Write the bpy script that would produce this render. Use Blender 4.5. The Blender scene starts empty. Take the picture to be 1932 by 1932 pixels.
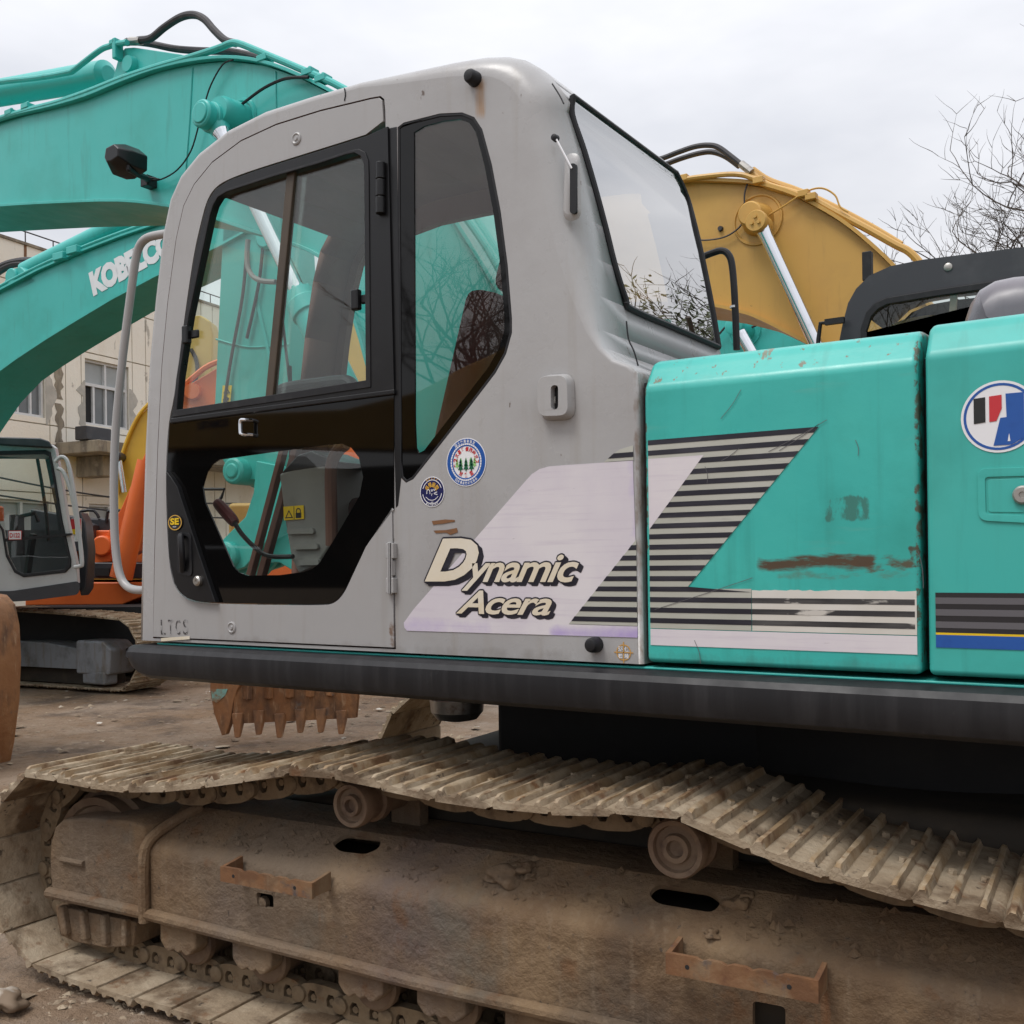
import bpy, bmesh, math, random
from mathutils import Vector, Matrix, noise
from mathutils.geometry import tessellate_polygon
random.seed(11)
scene = bpy.context.scene
COL = scene.collection
R_ = math.radians

# ------------------------------------------------------------------ camera
CAM = Vector((0.0, -2.47, 1.5))
FPX, PX, PY, W0 = 1965.0, 966.0, 1056.0, 1932.0
YAW, ROLL = R_(32.9), R_(-0.75)
FW = Vector((-math.sin(YAW), math.cos(YAW), 0))
RT0 = Vector((math.cos(YAW), math.sin(YAW), 0)); UP0 = Vector((0, 0, 1))
RT = RT0 * math.cos(ROLL) + UP0 * math.sin(ROLL)
UP = -RT0 * math.sin(ROLL) + UP0 * math.cos(ROLL)
cd = bpy.data.cameras.new('camera')
cd.sensor_width = 36.0; cd.lens = 36.0 * FPX / W0
cd.shift_y = (PY - W0 / 2) / W0
cd.clip_start = 0.05; cd.clip_end = 2000
cam = bpy.data.objects.new('camera', cd); COL.objects.link(cam)
m = Matrix((( RT.x, UP.x, -FW.x, CAM.x), (RT.y, UP.y, -FW.y, CAM.y), (RT.z, UP.z, -FW.z, CAM.z), (0, 0, 0, 1)))
cam.matrix_world = m
scene.camera = cam

# ------------------------------------------------------------------ sky, sun, exposure
world = bpy.data.worlds.new('World'); scene.world = world; world.use_nodes = True
wn = world.node_tree; wn.nodes.clear()
def wnode(t, **k):
    n = wn.nodes.new(t)
    for a, b in k.items(): setattr(n, a, b)
    return n
SUN_EL, SUN_AZ = R_(62), R_(205)          # azimuth: compass-style from +Y towards +X
sky = wnode('ShaderNodeTexSky', sky_type='NISHITA', sun_disc=False, sun_elevation=SUN_EL, sun_rotation=SUN_AZ, air_density=1.0, dust_density=4.0)
tc = wnode('ShaderNodeTexCoord')
mp = wnode('ShaderNodeMapping'); mp.inputs['Scale'].default_value = (1.0, 1.0, 2.6)
nz = wnode('ShaderNodeTexNoise'); nz.inputs['Scale'].default_value = 2.2; nz.inputs['Detail'].default_value = 5; nz.inputs['Roughness'].default_value = .55
rp = wnode('ShaderNodeValToRGB')
rp.color_ramp.elements[0].position = .34; rp.color_ramp.elements[0].color = (6.7, 6.9, 7.45, 1)
rp.color_ramp.elements[1].position = .64; rp.color_ramp.elements[1].color = (8.9, 8.95, 9.3, 1)
# overcast luminance: brighter towards the zenith, (1 + 2 sin h) / 3
sep = wnode('ShaderNodeSeparateXYZ')
mx = wnode('ShaderNodeMath', operation='MAXIMUM'); mx.inputs[1].default_value = 0
ma = wnode('ShaderNodeMath', operation='MULTIPLY_ADD'); ma.inputs[1].default_value = .95; ma.inputs[2].default_value = .66
sc_ = wnode('ShaderNodeVectorMath', operation='SCALE')
mixs = wnode('ShaderNodeMix', data_type='RGBA'); mixs.inputs['Factor'].default_value = .93
bg = wnode('ShaderNodeBackground'); bg.inputs['Strength'].default_value = .1
wo = wnode('ShaderNodeOutputWorld')
L = wn.links.new
L(tc.outputs['Generated'], mp.inputs['Vector']); L(mp.outputs[0], nz.inputs['Vector']); L(nz.outputs['Fac'], rp.inputs[0])
L(tc.outputs['Generated'], sep.inputs[0]); L(sep.outputs['Z'], mx.inputs[0]); L(mx.outputs[0], ma.inputs[0])
L(rp.outputs[0], sc_.inputs[0]); L(ma.outputs[0], sc_.inputs['Scale'])
L(sky.outputs[0], mixs.inputs['A']); L(sc_.outputs[0], mixs.inputs['B']); L(mixs.outputs['Result'], bg.inputs['Color']); L(bg.outputs[0], wo.inputs[0])
sl = bpy.data.lights.new('sun', 'SUN'); sl.energy = 1.5; sl.angle = R_(20); sl.color = (1, .97, .93)
so = bpy.data.objects.new('sun', sl); COL.objects.link(so)
sd = Vector((math.sin(SUN_AZ) * math.cos(SUN_EL), math.cos(SUN_AZ) * math.cos(SUN_EL), math.sin(SUN_EL)))
so.rotation_euler = (-sd).to_track_quat('-Z', 'Y').to_euler(); so.location = sd * 40
vs = scene.view_settings
vs.view_transform = 'Standard'; vs.look = 'None'; vs.exposure = 0.2; vs.gamma = 1.0
scene.cycles.max_bounces = 7; scene.cycles.diffuse_bounces = 3; scene.cycles.glossy_bounces = 3; scene.cycles.transparent_max_bounces = 14
scene.cycles.use_adaptive_sampling = True
scene.cycles.caustics_reflective = False; scene.cycles.caustics_refractive = False

# ------------------------------------------------------------------ pixel (1932 px wide view) -> point on a real plane
def ray(x, y): return FW + RT * ((x - PX) / FPX) - UP * ((y - PY) / FPX)
def onP(px, p0, n):
    d = ray(*px); return CAM + d * ((Vector(p0) - CAM).dot(n) / d.dot(n))
def onY(px, Y): return onP(px, (0, Y, 0), Vector((0, 1, 0)))
def onX(px, X): return onP(px, (X, 0, 0), Vector((1, 0, 0)))
def onZ(px, Z): return onP(px, (0, 0, Z), Vector((0, 0, 1)))
def atD(px, d): return CAM + ray(*px) * d

# ------------------------------------------------------------------ materials
MATS = {}
def make(name, base, rough=.5, metal=0.0, layers=(), bump=0, bscale=40, spec=.5, coat=0, rvar=0, stretch=(1, 1, 1), bstretch=(1, 1, 1), bdist=.004, dust=None):
    """Principled paint with procedural layers.
    layers: (colour, noise scale, lo, hi, amount, stretch, detail) blended over the base where noise is above lo..hi"""
    mt = bpy.data.materials.new(name); mt.use_nodes = True
    nt = mt.node_tree; n = nt.nodes; l = nt.links.new
    b = n['Principled BSDF']
    def nd(t, **k):
        x = n.new(t)
        for a, v in k.items(): setattr(x, a, v)
        return x
    tcn = nd('ShaderNodeTexCoord'); oi = nd('ShaderNodeObjectInfo')
    add = nd('ShaderNodeVectorMath', operation='ADD'); l(tcn.outputs['Object'], add.inputs[0]); l(oi.outputs['Location'], add.inputs[1])
    src = add.outputs[0]
    def noisef(scale, st, detail=6, rough_=.6):
        mpn = nd('ShaderNodeMapping'); mpn.inputs['Scale'].default_value = st; l(src, mpn.inputs['Vector'])
        t = nd('ShaderNodeTexNoise'); t.inputs['Scale'].default_value = scale; t.inputs['Detail'].default_value = detail; t.inputs['Roughness'].default_value = rough_
        l(mpn.outputs[0], t.inputs['Vector']); return t.outputs['Fac']
    col = None
    cur = nd('ShaderNodeRGB'); cur.outputs[0].default_value = (*base, 1); col = cur.outputs[0]
    for i, ly in enumerate(layers):
        c2, sc, lo, hi, amt = ly[:5]; st = ly[5] if len(ly) > 5 else (1, 1, 1); det = ly[6] if len(ly) > 6 else 6
        f = noisef(sc, st, det)
        mr = nd('ShaderNodeMapRange'); mr.inputs[1].default_value = lo; mr.inputs[2].default_value = hi; mr.inputs[3].default_value = 0; mr.inputs[4].default_value = amt
        l(f, mr.inputs[0])
        mxn = nd('ShaderNodeMix', data_type='RGBA'); l(mr.outputs[0], mxn.inputs['Factor']); l(col, mxn.inputs['A']); mxn.inputs['B'].default_value = (*c2, 1)
        col = mxn.outputs['Result']
    l(col, b.inputs['Base Color'])
    b.inputs['Roughness'].default_value = rough; b.inputs['Metallic'].default_value = metal
    b.inputs['Specular IOR Level'].default_value = spec
    if coat: b.inputs['Coat Weight'].default_value = coat; b.inputs['Coat Roughness'].default_value = .12
    if rvar:
        f = noisef(7, stretch, 5)
        mr = nd('ShaderNodeMapRange'); mr.inputs[1].default_value = .3; mr.inputs[2].default_value = .7; mr.inputs[3].default_value = max(0, rough - rvar); mr.inputs[4].default_value = min(1, rough + rvar)
        l(f, mr.inputs[0]); l(mr.outputs[0], b.inputs['Roughness'])
    if bump:
        f = noisef(bscale, bstretch, 8, .65)
        bp = nd('ShaderNodeBump'); bp.inputs['Strength'].default_value = bump; bp.inputs['Distance'].default_value = bdist
        l(f, bp.inputs['Height']); l(bp.outputs[0], b.inputs['Normal'])
    MATS[name] = mt
    return mt

def zone(mt, colour, box, amount, scale=30, lo=.45, hi=.6, soft=.02, stretch=(1, 1, 1), rough=None):
    """A stain with a place of its own on a surface: colour inside a world box (x0,x1,z0,z1), broken up by noise."""
    nt = mt.node_tree; n = nt.nodes; l = nt.links.new
    b = n['Principled BSDF']; old = b.inputs['Base Color'].links[0].from_socket
    def nd(t, **k):
        x = n.new(t)
        for a, v in k.items(): setattr(x, a, v)
        return x
    tcn = nd('ShaderNodeTexCoord'); sp = nd('ShaderNodeSeparateXYZ'); l(tcn.outputs['Object'], sp.inputs[0])
    def band(sock, a, c):
        m1 = nd('ShaderNodeMapRange', interpolation_type='SMOOTHSTEP'); m1.inputs[1].default_value = a - soft; m1.inputs[2].default_value = a + soft; l(sock, m1.inputs[0])
        m2 = nd('ShaderNodeMapRange', interpolation_type='SMOOTHSTEP'); m2.inputs[1].default_value = c - soft; m2.inputs[2].default_value = c + soft; m2.inputs[3].default_value = 1; m2.inputs[4].default_value = 0; l(sock, m2.inputs[0])
        q = nd('ShaderNodeMath', operation='MULTIPLY'); l(m1.outputs[0], q.inputs[0]); l(m2.outputs[0], q.inputs[1]); return q.outputs[0]
    q = nd('ShaderNodeMath', operation='MULTIPLY'); l(band(sp.outputs['X'], box[0], box[1]), q.inputs[0]); l(band(sp.outputs['Z'], box[2], box[3]), q.inputs[1])
    mpn = nd('ShaderNodeMapping'); mpn.inputs['Scale'].default_value = stretch; l(tcn.outputs['Object'], mpn.inputs['Vector'])
    t = nd('ShaderNodeTexNoise'); t.inputs['Scale'].default_value = scale; t.inputs['Detail'].default_value = 8; t.inputs['Roughness'].default_value = .65; l(mpn.outputs[0], t.inputs['Vector'])
    # noise threshold eased by the band: full in the middle, ragged at the border
    sm = nd('ShaderNodeMath', operation='MULTIPLY_ADD'); l(q.outputs[0], sm.inputs[0]); sm.inputs[1].default_value = .5; l(t.outputs['Fac'], sm.inputs[2])
    mr = nd('ShaderNodeMapRange'); mr.inputs[1].default_value = lo + .5; mr.inputs[2].default_value = hi + .5; mr.inputs[3].default_value = 0; mr.inputs[4].default_value = amount; l(sm.outputs[0], mr.inputs[0])
    mxn = nd('ShaderNodeMix', data_type='RGBA'); l(mr.outputs[0], mxn.inputs['Factor']); l(old, mxn.inputs['A']); mxn.inputs['B'].default_value = (*colour, 1)
    l(mxn.outputs['Result'], b.inputs['Base Color'])

def glass(name, tint, refl=1.0, rough=.0, f0=1.5, power=4.0):
    mt = bpy.data.materials.new(name); mt.use_nodes = True
    nt = mt.node_tree; n = nt.nodes; n.clear(); l = nt.links.new
    o = n.new('ShaderNodeOutputMaterial'); tr = n.new('ShaderNodeBsdfTransparent'); tr.inputs[0].default_value = (*tint, 1)
    g = n.new('ShaderNodeBsdfGlossy'); g.inputs['Roughness'].default_value = rough; g.inputs[0].default_value = (refl, refl, refl, 1)
    lw = n.new('ShaderNodeLayerWeight'); lw.inputs[0].default_value = .5
    pw = n.new('ShaderNodeMath'); pw.operation = 'POWER'; l(lw.outputs['Facing'], pw.inputs[0]); pw.inputs[1].default_value = power
    fr = n.new('ShaderNodeMapRange'); r0_ = ((f0 - 1) / (f0 + 1)) ** 2; fr.inputs[3].default_value = r0_; fr.inputs[4].default_value = .9; l(pw.outputs[0], fr.inputs[0])
    t = n.new('ShaderNodeTexNoise'); t.inputs['Scale'].default_value = 3.0; t.inputs['Detail'].default_value = 1
    tcn = n.new('ShaderNodeTexCoord'); l(tcn.outputs['Object'], t.inputs['Vector'])
    bp = n.new('ShaderNodeBump'); bp.inputs['Strength'].default_value = .05; bp.inputs['Distance'].default_value = .01; l(t.outputs['Fac'], bp.inputs['Height']); l(bp.outputs[0], g.inputs['Normal'])
    mxs = n.new('ShaderNodeMixShader'); l(fr.outputs[0], mxs.inputs[0]); l(tr.outputs[0], mxs.inputs[1]); l(g.outputs[0], mxs.inputs[2])
    # dusty film
    df = n.new('ShaderNodeBsdfDiffuse'); df.inputs[0].default_value = (.5, .47, .43, 1)
    t2 = n.new('ShaderNodeTexNoise'); t2.inputs['Scale'].default_value = 5; t2.inputs['Detail'].default_value = 7; l(tcn.outputs['Object'], t2.inputs['Vector'])
    mr = n.new('ShaderNodeMapRange'); mr.inputs[1].default_value = .35; mr.inputs[2].default_value = .8; mr.inputs[3].default_value = .0; mr.inputs[4].default_value = .022; l(t2.outputs['Fac'], mr.inputs[0])
    mx2 = n.new('ShaderNodeMixShader'); l(mr.outputs[0], mx2.inputs[0]); l(mxs.outputs[0], mx2.inputs[1]); l(df.outputs[0], mx2.inputs[2])
    l(mx2.outputs[0], o.inputs[0]); MATS[name] = mt
    return mt

TEAL = (.042, .43, .385); GREY = (.372, .368, .368)
RUSTC = (.10, .035, .012); MUD = (.20, .135, .078)
make('teal', TEAL, .38, layers=[((.065, .45, .39), 1.3, .4, .65, .65), ((.03, .28, .235), 2.5, .5, .72, .6), ((.03, .25, .21), 6, .56, .75, .4, (3.5, 1, .25)), ((.09, .075, .05), 26, .70, .76, .8), ((.25, .3, .25), 60, .72, .78, .6, (1, 1, .25))], bump=.04, bscale=3, rvar=.06, bdist=.01)
make('teal_boom', (.042, .44, .40), .36, layers=[((.065, .50, .46), .8, .4, .65, .6), ((.03, .34, .285), 2.2, .5, .72, .6), ((.035, .27, .225), 7, .57, .75, .5, (2.5, 1, .3)), ((.07, .06, .045), 30, .71, .76, .7)], bump=.05, bscale=5, rvar=.08, bdist=.006)
make('teal_hood', TEAL, .34, layers=[((.06, .50, .435), 1.8, .42, .62, .7), ((.028, .31, .26), 2.7, .5, .7, .65), ((.03, .24, .20), 5, .55, .75, .45, (3.5, 1, .22)), ((.12, .40, .34), 9, .6, .75, .5, (.4, 1, 3)), ((.085, .07, .05), 24, .705, .745, .85, (1, 1, .6)), ((.3, .33, .26), 45, .71, .76, .6, (1.6, 1, .25))], bump=.14, bscale=2.2, rvar=.08, bdist=.02)
make('cab_grey', GREY, .30, layers=[((.44, .435, .43), 1.2, .4, .65, .6), ((.31, .295, .29), 2.0, .5, .72, .65), ((.10, .065, .045), 24, .69, .72, .9, (1, 1, .5)), ((.29, .26, .22), 5, .54, .78, .45, (3.5, 3, .2)), ((.24, .21, .18), 30, .64, .74, .35)], bump=.14, bscale=1.7, rvar=.07, bdist=.025)
make('door_grey', (.355, .350, .349), .34, layers=[((.44, .43, .42), 1.2, .4, .65, .5), ((.30, .285, .28), 2.4, .5, .75, .6), ((.12, .08, .06), 27, .715, .745, .85, (1, 1, .5)), ((.28, .25, .22), 7, .55, .8, .4, (3, 3, .25))], bump=.04, bscale=3.5, rvar=.07, bdist=.012)
make('rail_black', (.016, .016, .018), .46, spec=.3, layers=[((.05, .049, .052), 7, .45, .78, .5, (3, 3, .15)), ((.10, .095, .09), 40, .68, .76, .3, (1, 1, .3))], bump=.05, bscale=30, rvar=.1)
make('brown_trim', (.07, .05, .032), .5, layers=[((.04, .03, .02), 8, .45, .7, .6)])
make('black_plastic', (.009, .009, .010), .33, spec=.35, layers=[((.03, .029, .028), 14, .58, .8, .4)], bump=.03, bscale=120, rvar=.06)
make('rubber', (.012, .012, .014), .5, spec=.35, layers=[((.04, .039, .039), 20, .52, .75, .5)], bump=.05, bscale=80)
make('hose', (.035, .032, .036), .6, layers=[((.09, .08, .075), 16, .5, .75, .7)], bump=.1, bscale=60)
make('frit', (.002, .0018, .0017), .035, layers=[((.006, .005, .0045), 5, .5, .8, .5)], spec=.3)
make('frit_dusty', (.008, .007, .007), .12, layers=[((.03, .028, .026), 9, .5, .8, .5)], spec=.5)
make('chrome', (.72, .73, .75), .12, metal=1, layers=[((.45, .45, .46), 12, .55, .8, .5)], rvar=.06)
make('steel', (.42, .4, .37), .4, metal=.9, layers=[((.16, .1, .06), 22, .55, .7, .7)], rvar=.1)
make('liner', (.12, .052, .036), .85, layers=[((.08, .038, .028), 3, .45, .7, .6)])
make('seat_cloth', (.05, .016, .017), .9, layers=[((.03, .015, .016), 40, .45, .7, .6)], bump=.15, bscale=160)
make('console_grey', (.22, .215, .205), .6, layers=[((.14, .135, .125), 8, .5, .75, .6)], bump=.05, bscale=200)
make('red_grip', (.16, .018, .02), .5, layers=[((.08, .012, .012), 18, .5, .75, .6)])
make('dark_void', (.012, .012, .013), .8, layers=[((.022, .022, .022), 6, .5, .7, .6)])
make('undercarriage_dark', (.035, .028, .021), .85, layers=[((.07, .052, .034), 6, .45, .7, .7)], bump=.2, bscale=20)
make('mud', (.160, .098, .052), .85, layers=[((.245, .165, .092), 4, .42, .64, .8), ((.062, .043, .030), 2.2, .47, .66, .8), ((.27, .205, .14), 10, .54, .74, .4, (4, 4, .3)), ((.24, .18, .125), 1.1, .46, .66, .6), ((.09, .075, .085), 1.4, .55, .72, .55), ((.15, .065, .022), 9, .6, .72, .6), ((.05, .04, .032), 34, .64, .72, .8), ((.13, .14, .12), 3.2, .6, .75, .5)], bump=.8, bscale=14, rvar=.08, bdist=.03)
make('shoe_edge', (.30, .205, .115), .55, layers=[((.45, .36, .25), 9, .45, .6, .85), ((.12, .058, .025), 7, .52, .64, .9), ((.20, .085, .03), 20, .6, .7, .8)], bump=.5, bscale=40, rvar=.2, bdist=.01)
make('shoe_mud', (.31, .235, .155), .8, layers=[((.43, .35, .25), 6, .42, .6, .85), ((.11, .068, .036), 4, .52, .64, .9), ((.15, .065, .022), 14, .58, .7, .75), ((.05, .034, .024), 26, .62, .69, .85)], bump=.7, bscale=30, rvar=.12, bdist=.014)
make('chain_mud', (.19, .135, .08), .8, layers=[((.27, .2, .125), 12, .42, .62, .7), ((.07, .045, .028), 16, .52, .7, .8), ((.16, .065, .02), 20, .6, .7, .6)], bump=.5, bscale=40, bdist=.01)
make('roller_mud', (.15, .095, .06), .7, layers=[((.21, .15, .1), 10, .42, .62, .7), ((.07, .04, .028), 16, .52, .7, .8)], bump=.3, bscale=40, bdist=.008)
make('teal_faded', (.22, .42, .37), .5, layers=[((.27, .115, .045), 8, .5, .6, .9)])
make('rust', (.145, .068, .03), .8, layers=[((.24, .17, .10), 5, .48, .62, .8), ((.30, .14, .055), 9, .45, .65, .8), ((.09, .04, .022), 9, .52, .7, .85), ((.28, .22, .15), 5, .6, .75, .6, (4, 4, .4)), ((.07, .07, .075), 12, .6, .68, .8)], bump=.4, bscale=40, bdist=.008)
make('bucket_rust', (.27, .115, .045), .55, layers=[((.40, .20, .09), 2.6, .42, .62, .8, (1, 1, .5)), ((.10, .05, .03), 4, .5, .66, .85, (1.3, 1.3, .6)), ((.46, .30, .18), 14, .58, .7, .6, (2, 2, .4)), ((.12, .12, .12), 6, .62, .7, .6)], bump=.5, bscale=16, rvar=.15, bdist=.015)
make('mustard', (.58, .33, .075), .45, layers=[((.66, .40, .11), 1, .42, .65, .6), ((.44, .245, .065), 2.2, .5, .75, .6), ((.38, .21, .06), 8, .58, .75, .4, (2.5, 1, .3)), ((.13, .075, .03), 30, .7, .76, .8)], bump=.04, bscale=5, rvar=.06)
make('yellow', (.60, .36, .03), .45, layers=[((.48, .28, .03), 2, .45, .7, .6), ((.15, .09, .03), 12, .66, .75, .7)], rvar=.05)
make('pale_yellow', (.55, .38, .10), .5, layers=[((.42, .3, .09), 2, .45, .7, .6)])
make('orange', (.76, .15, .03), .42, layers=[((.62, .11, .025), 2, .45, .7, .6), ((.14, .05, .02), 14, .68, .75, .7)], rvar=.05)
make('frame_steel', (.26, .27, .29), .5, layers=[((.09, .085, .075), 4, .45, .65, .7), ((.17, .125, .08), 6, .52, .7, .7, (2, 2, .4))], bump=.2, bscale=20, bdist=.01)
make('dark_hood', (.035, .036, .042), .4, layers=[((.07, .07, .075), 5, .5, .75, .6)], rvar=.06)
make('cab_b_grey', (.46, .46, .46), .4, layers=[((.54, .54, .54), 2, .42, .65, .6), ((.18, .16, .14), 9, .6, .8, .5)])
make('muffler', (.19, .175, .195), .32, layers=[((.10, .09, .105), 4, .45, .7, .7, (1, 1, .3)), ((.28, .265, .28), 9, .58, .75, .6, (1, 1, .2))], rvar=.08)
make('cream', (.86, .81, .71), .85, layers=[((.83, .76, .65), .6, .42, .65, .7), ((.66, .55, .40), 1.3, .54, .75, .5, (1, 1, .3)), ((.36, .32, .27), 3.4, .655, .70, .75, (1, 1, .6)), ((.12, .1, .08), 7, .67, .72, .6, (1.6, 1.6, .3))], bump=.3, bscale=20, bdist=.02)
make('cream_dark', (.32, .27, .20), .9, layers=[((.14, .115, .09), 2.5, .42, .62, .85, (2, 2, .5)), ((.42, .37, .3), 5, .58, .7, .6)], bump=.3, bscale=12, bdist=.03)
make('grout', (.5, .45, .37), .9, layers=[((.34, .3, .24), 4, .45, .65, .7)])
make('plaster_patch', (.42, .395, .35), .9, layers=[((.55, .51, .45), 4, .45, .65, .7)], bump=.4, bscale=14, bdist=.02)
make('window_white', (.66, .66, .66), .5, layers=[((.5, .49, .47), 6, .5, .75, .5)])
make('pane_grey', (.14, .15, .155), .12, layers=[((.22, .23, .23), .9, .45, .6, .6)], spec=.6)
make('pane_pale', (.38, .40, .40), .35, layers=[((.30, .32, .32), 1.2, .45, .6, .6)])
make('decal_white', (.66, .61, .655), .45, layers=[((.73, .69, .70), 3, .42, .62, .8), ((.55, .49, .56), 12, .52, .7, .5, (.25, 1, 6)), ((.30, .26, .28), 30, .68, .73, .5, (.35, 1, 2))])
make('decal_pale', (.43, .43, .375), .45, layers=[((.50, .50, .45), 4, .42, .62, .7), ((.30, .30, .27), 22, .62, .72, .6, (.3, 1, 3))])
make('decal_black', (.016, .015, .024), .38, layers=[((.06, .058, .075), 14, .48, .72, .6, (.3, 1, 2)), ((.28, .27, .26), 42, .68, .74, .7, (.3, 1, 1.6))])
make('decal_worn', (.62, .59, .53), .5, layers=[((.7, .68, .64), 5, .42, .62, .7), ((.32, .3, .27), 30, .62, .72, .6, (.3, 1, 2))])
make('decal_worn_black', (.03, .028, .03), .5, layers=[((.12, .115, .11), 16, .46, .7, .7, (.25, 1, 1.5)), ((.58, .55, .5), 24, .57, .63, .95, (.25, 1, 1.2))])
make('cream_print', (.70, .62, .48), .45, layers=[((.62, .5, .28), 16, .55, .75, .6), ((.74, .7, .62), 5, .45, .65, .6)])
make('white_print', (.78, .78, .80), .5, layers=[((.66, .66, .68), 8, .5, .75, .6)])
make('sticker_white', (.80, .80, .82), .3)
make('sticker_blue', (.015, .09, .36), .3, layers=[((.01, .06, .27), 30, .5, .75, .5)])
make('sticker_navy', (.012, .014, .09), .3)
make('sticker_red', (.55, .03, .04), .3)
make('sticker_green', (.01, .11, .05), .3)
make('sticker_lime', (.28, .58, .20), .3)
make('sticker_gold', (.62, .36, .06), .3)
make('sticker_yellow', (.78, .52, .01), .35)
make('sticker_black', (.015, .015, .015), .35)
make('stripe_grey', (.115, .11, .12), .4)
make('stripe_dark', (.018, .016, .018), .4)
make('orange_mark', (.55, .30, .08), .5)
make('ghost_print', (.06, .055, .055), .5, layers=[(GREY, 60, .5, .56, 1.0)])
make('rust_smear', (.20, .09, .035), .7, layers=[((.12, .07, .04), 30, .5, .7, .8)])
make('bark', (.085, .07, .058), .9, layers=[((.05, .042, .036), 12, .45, .7, .7)])
make('leaf', (.045, .06, .022), .7, layers=[((.08, .085, .03), 3, .45, .65, .8)])
glass('glass_door', (.93, .975, .955)); glass('glass_clear', (.95, .975, .955)); glass('glass_brown', (.93, .885, .85)); glass('glass_rear', (.42, .46, .45), f0=2.6, power=1.5); glass('glass_far', (.95, .98, .96)); glass('glass_a', (.86, .90, .88))
def M(n): return MATS[n]

# ------------------------------------------------------------------ object helpers
WORLD = {}
def attach(o, parent=None, world=None, label=None):
    w = world if world is not None else Matrix.Identity(4)
    if o.name not in COL.objects: COL.objects.link(o)
    if parent is not None:
        o.parent = parent; o.matrix_parent_inverse = WORLD[parent.name].inverted()
    o.matrix_basis = w; WORLD[o.name] = w
    if label: o['label'] = label
    return o
def thing(name, loc, label, cat, group=None):
    o = bpy.data.objects.new(name, None); o.empty_display_size = .2
    attach(o, None, Matrix.Translation(Vector(loc))); tag(o, label, cat, group); return o
def tag(o, label, cat, group=None):
    o['label'] = label; o['category'] = cat
    if group: o['group'] = group
    return o
def mesh(name, verts, faces, mat, sharp=32, smooth=True, mats=None, fm=None):
    me = bpy.data.meshes.new(name); me.from_pydata([tuple(v) for v in verts], [], faces); me.validate()
    bm = bmesh.new(); bm.from_mesh(me); bmesh.ops.recalc_face_normals(bm, faces=bm.faces[:]); bm.to_mesh(me); bm.free()
    for mm in (mats or [mat]): me.materials.append(M(mm) if isinstance(mm, str) else mm)
    if fm:
        for p, i in zip(me.polygons, fm): p.material_index = i
    if smooth:
        me.shade_smooth(); me.set_sharp_from_angle(angle=R_(sharp))
    return me
def obj(name, me, parent=None, world=None, bevel=0, seg=2, label=None):
    o = bpy.data.objects.new(name, me); attach(o, parent, world, label)
    if bevel:
        b = o.modifiers.new('bevel', 'BEVEL'); b.width = bevel; b.segments = seg; b.limit_method = 'ANGLE'; b.angle_limit = R_(35); b.harden_normals = True
    return o
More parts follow.
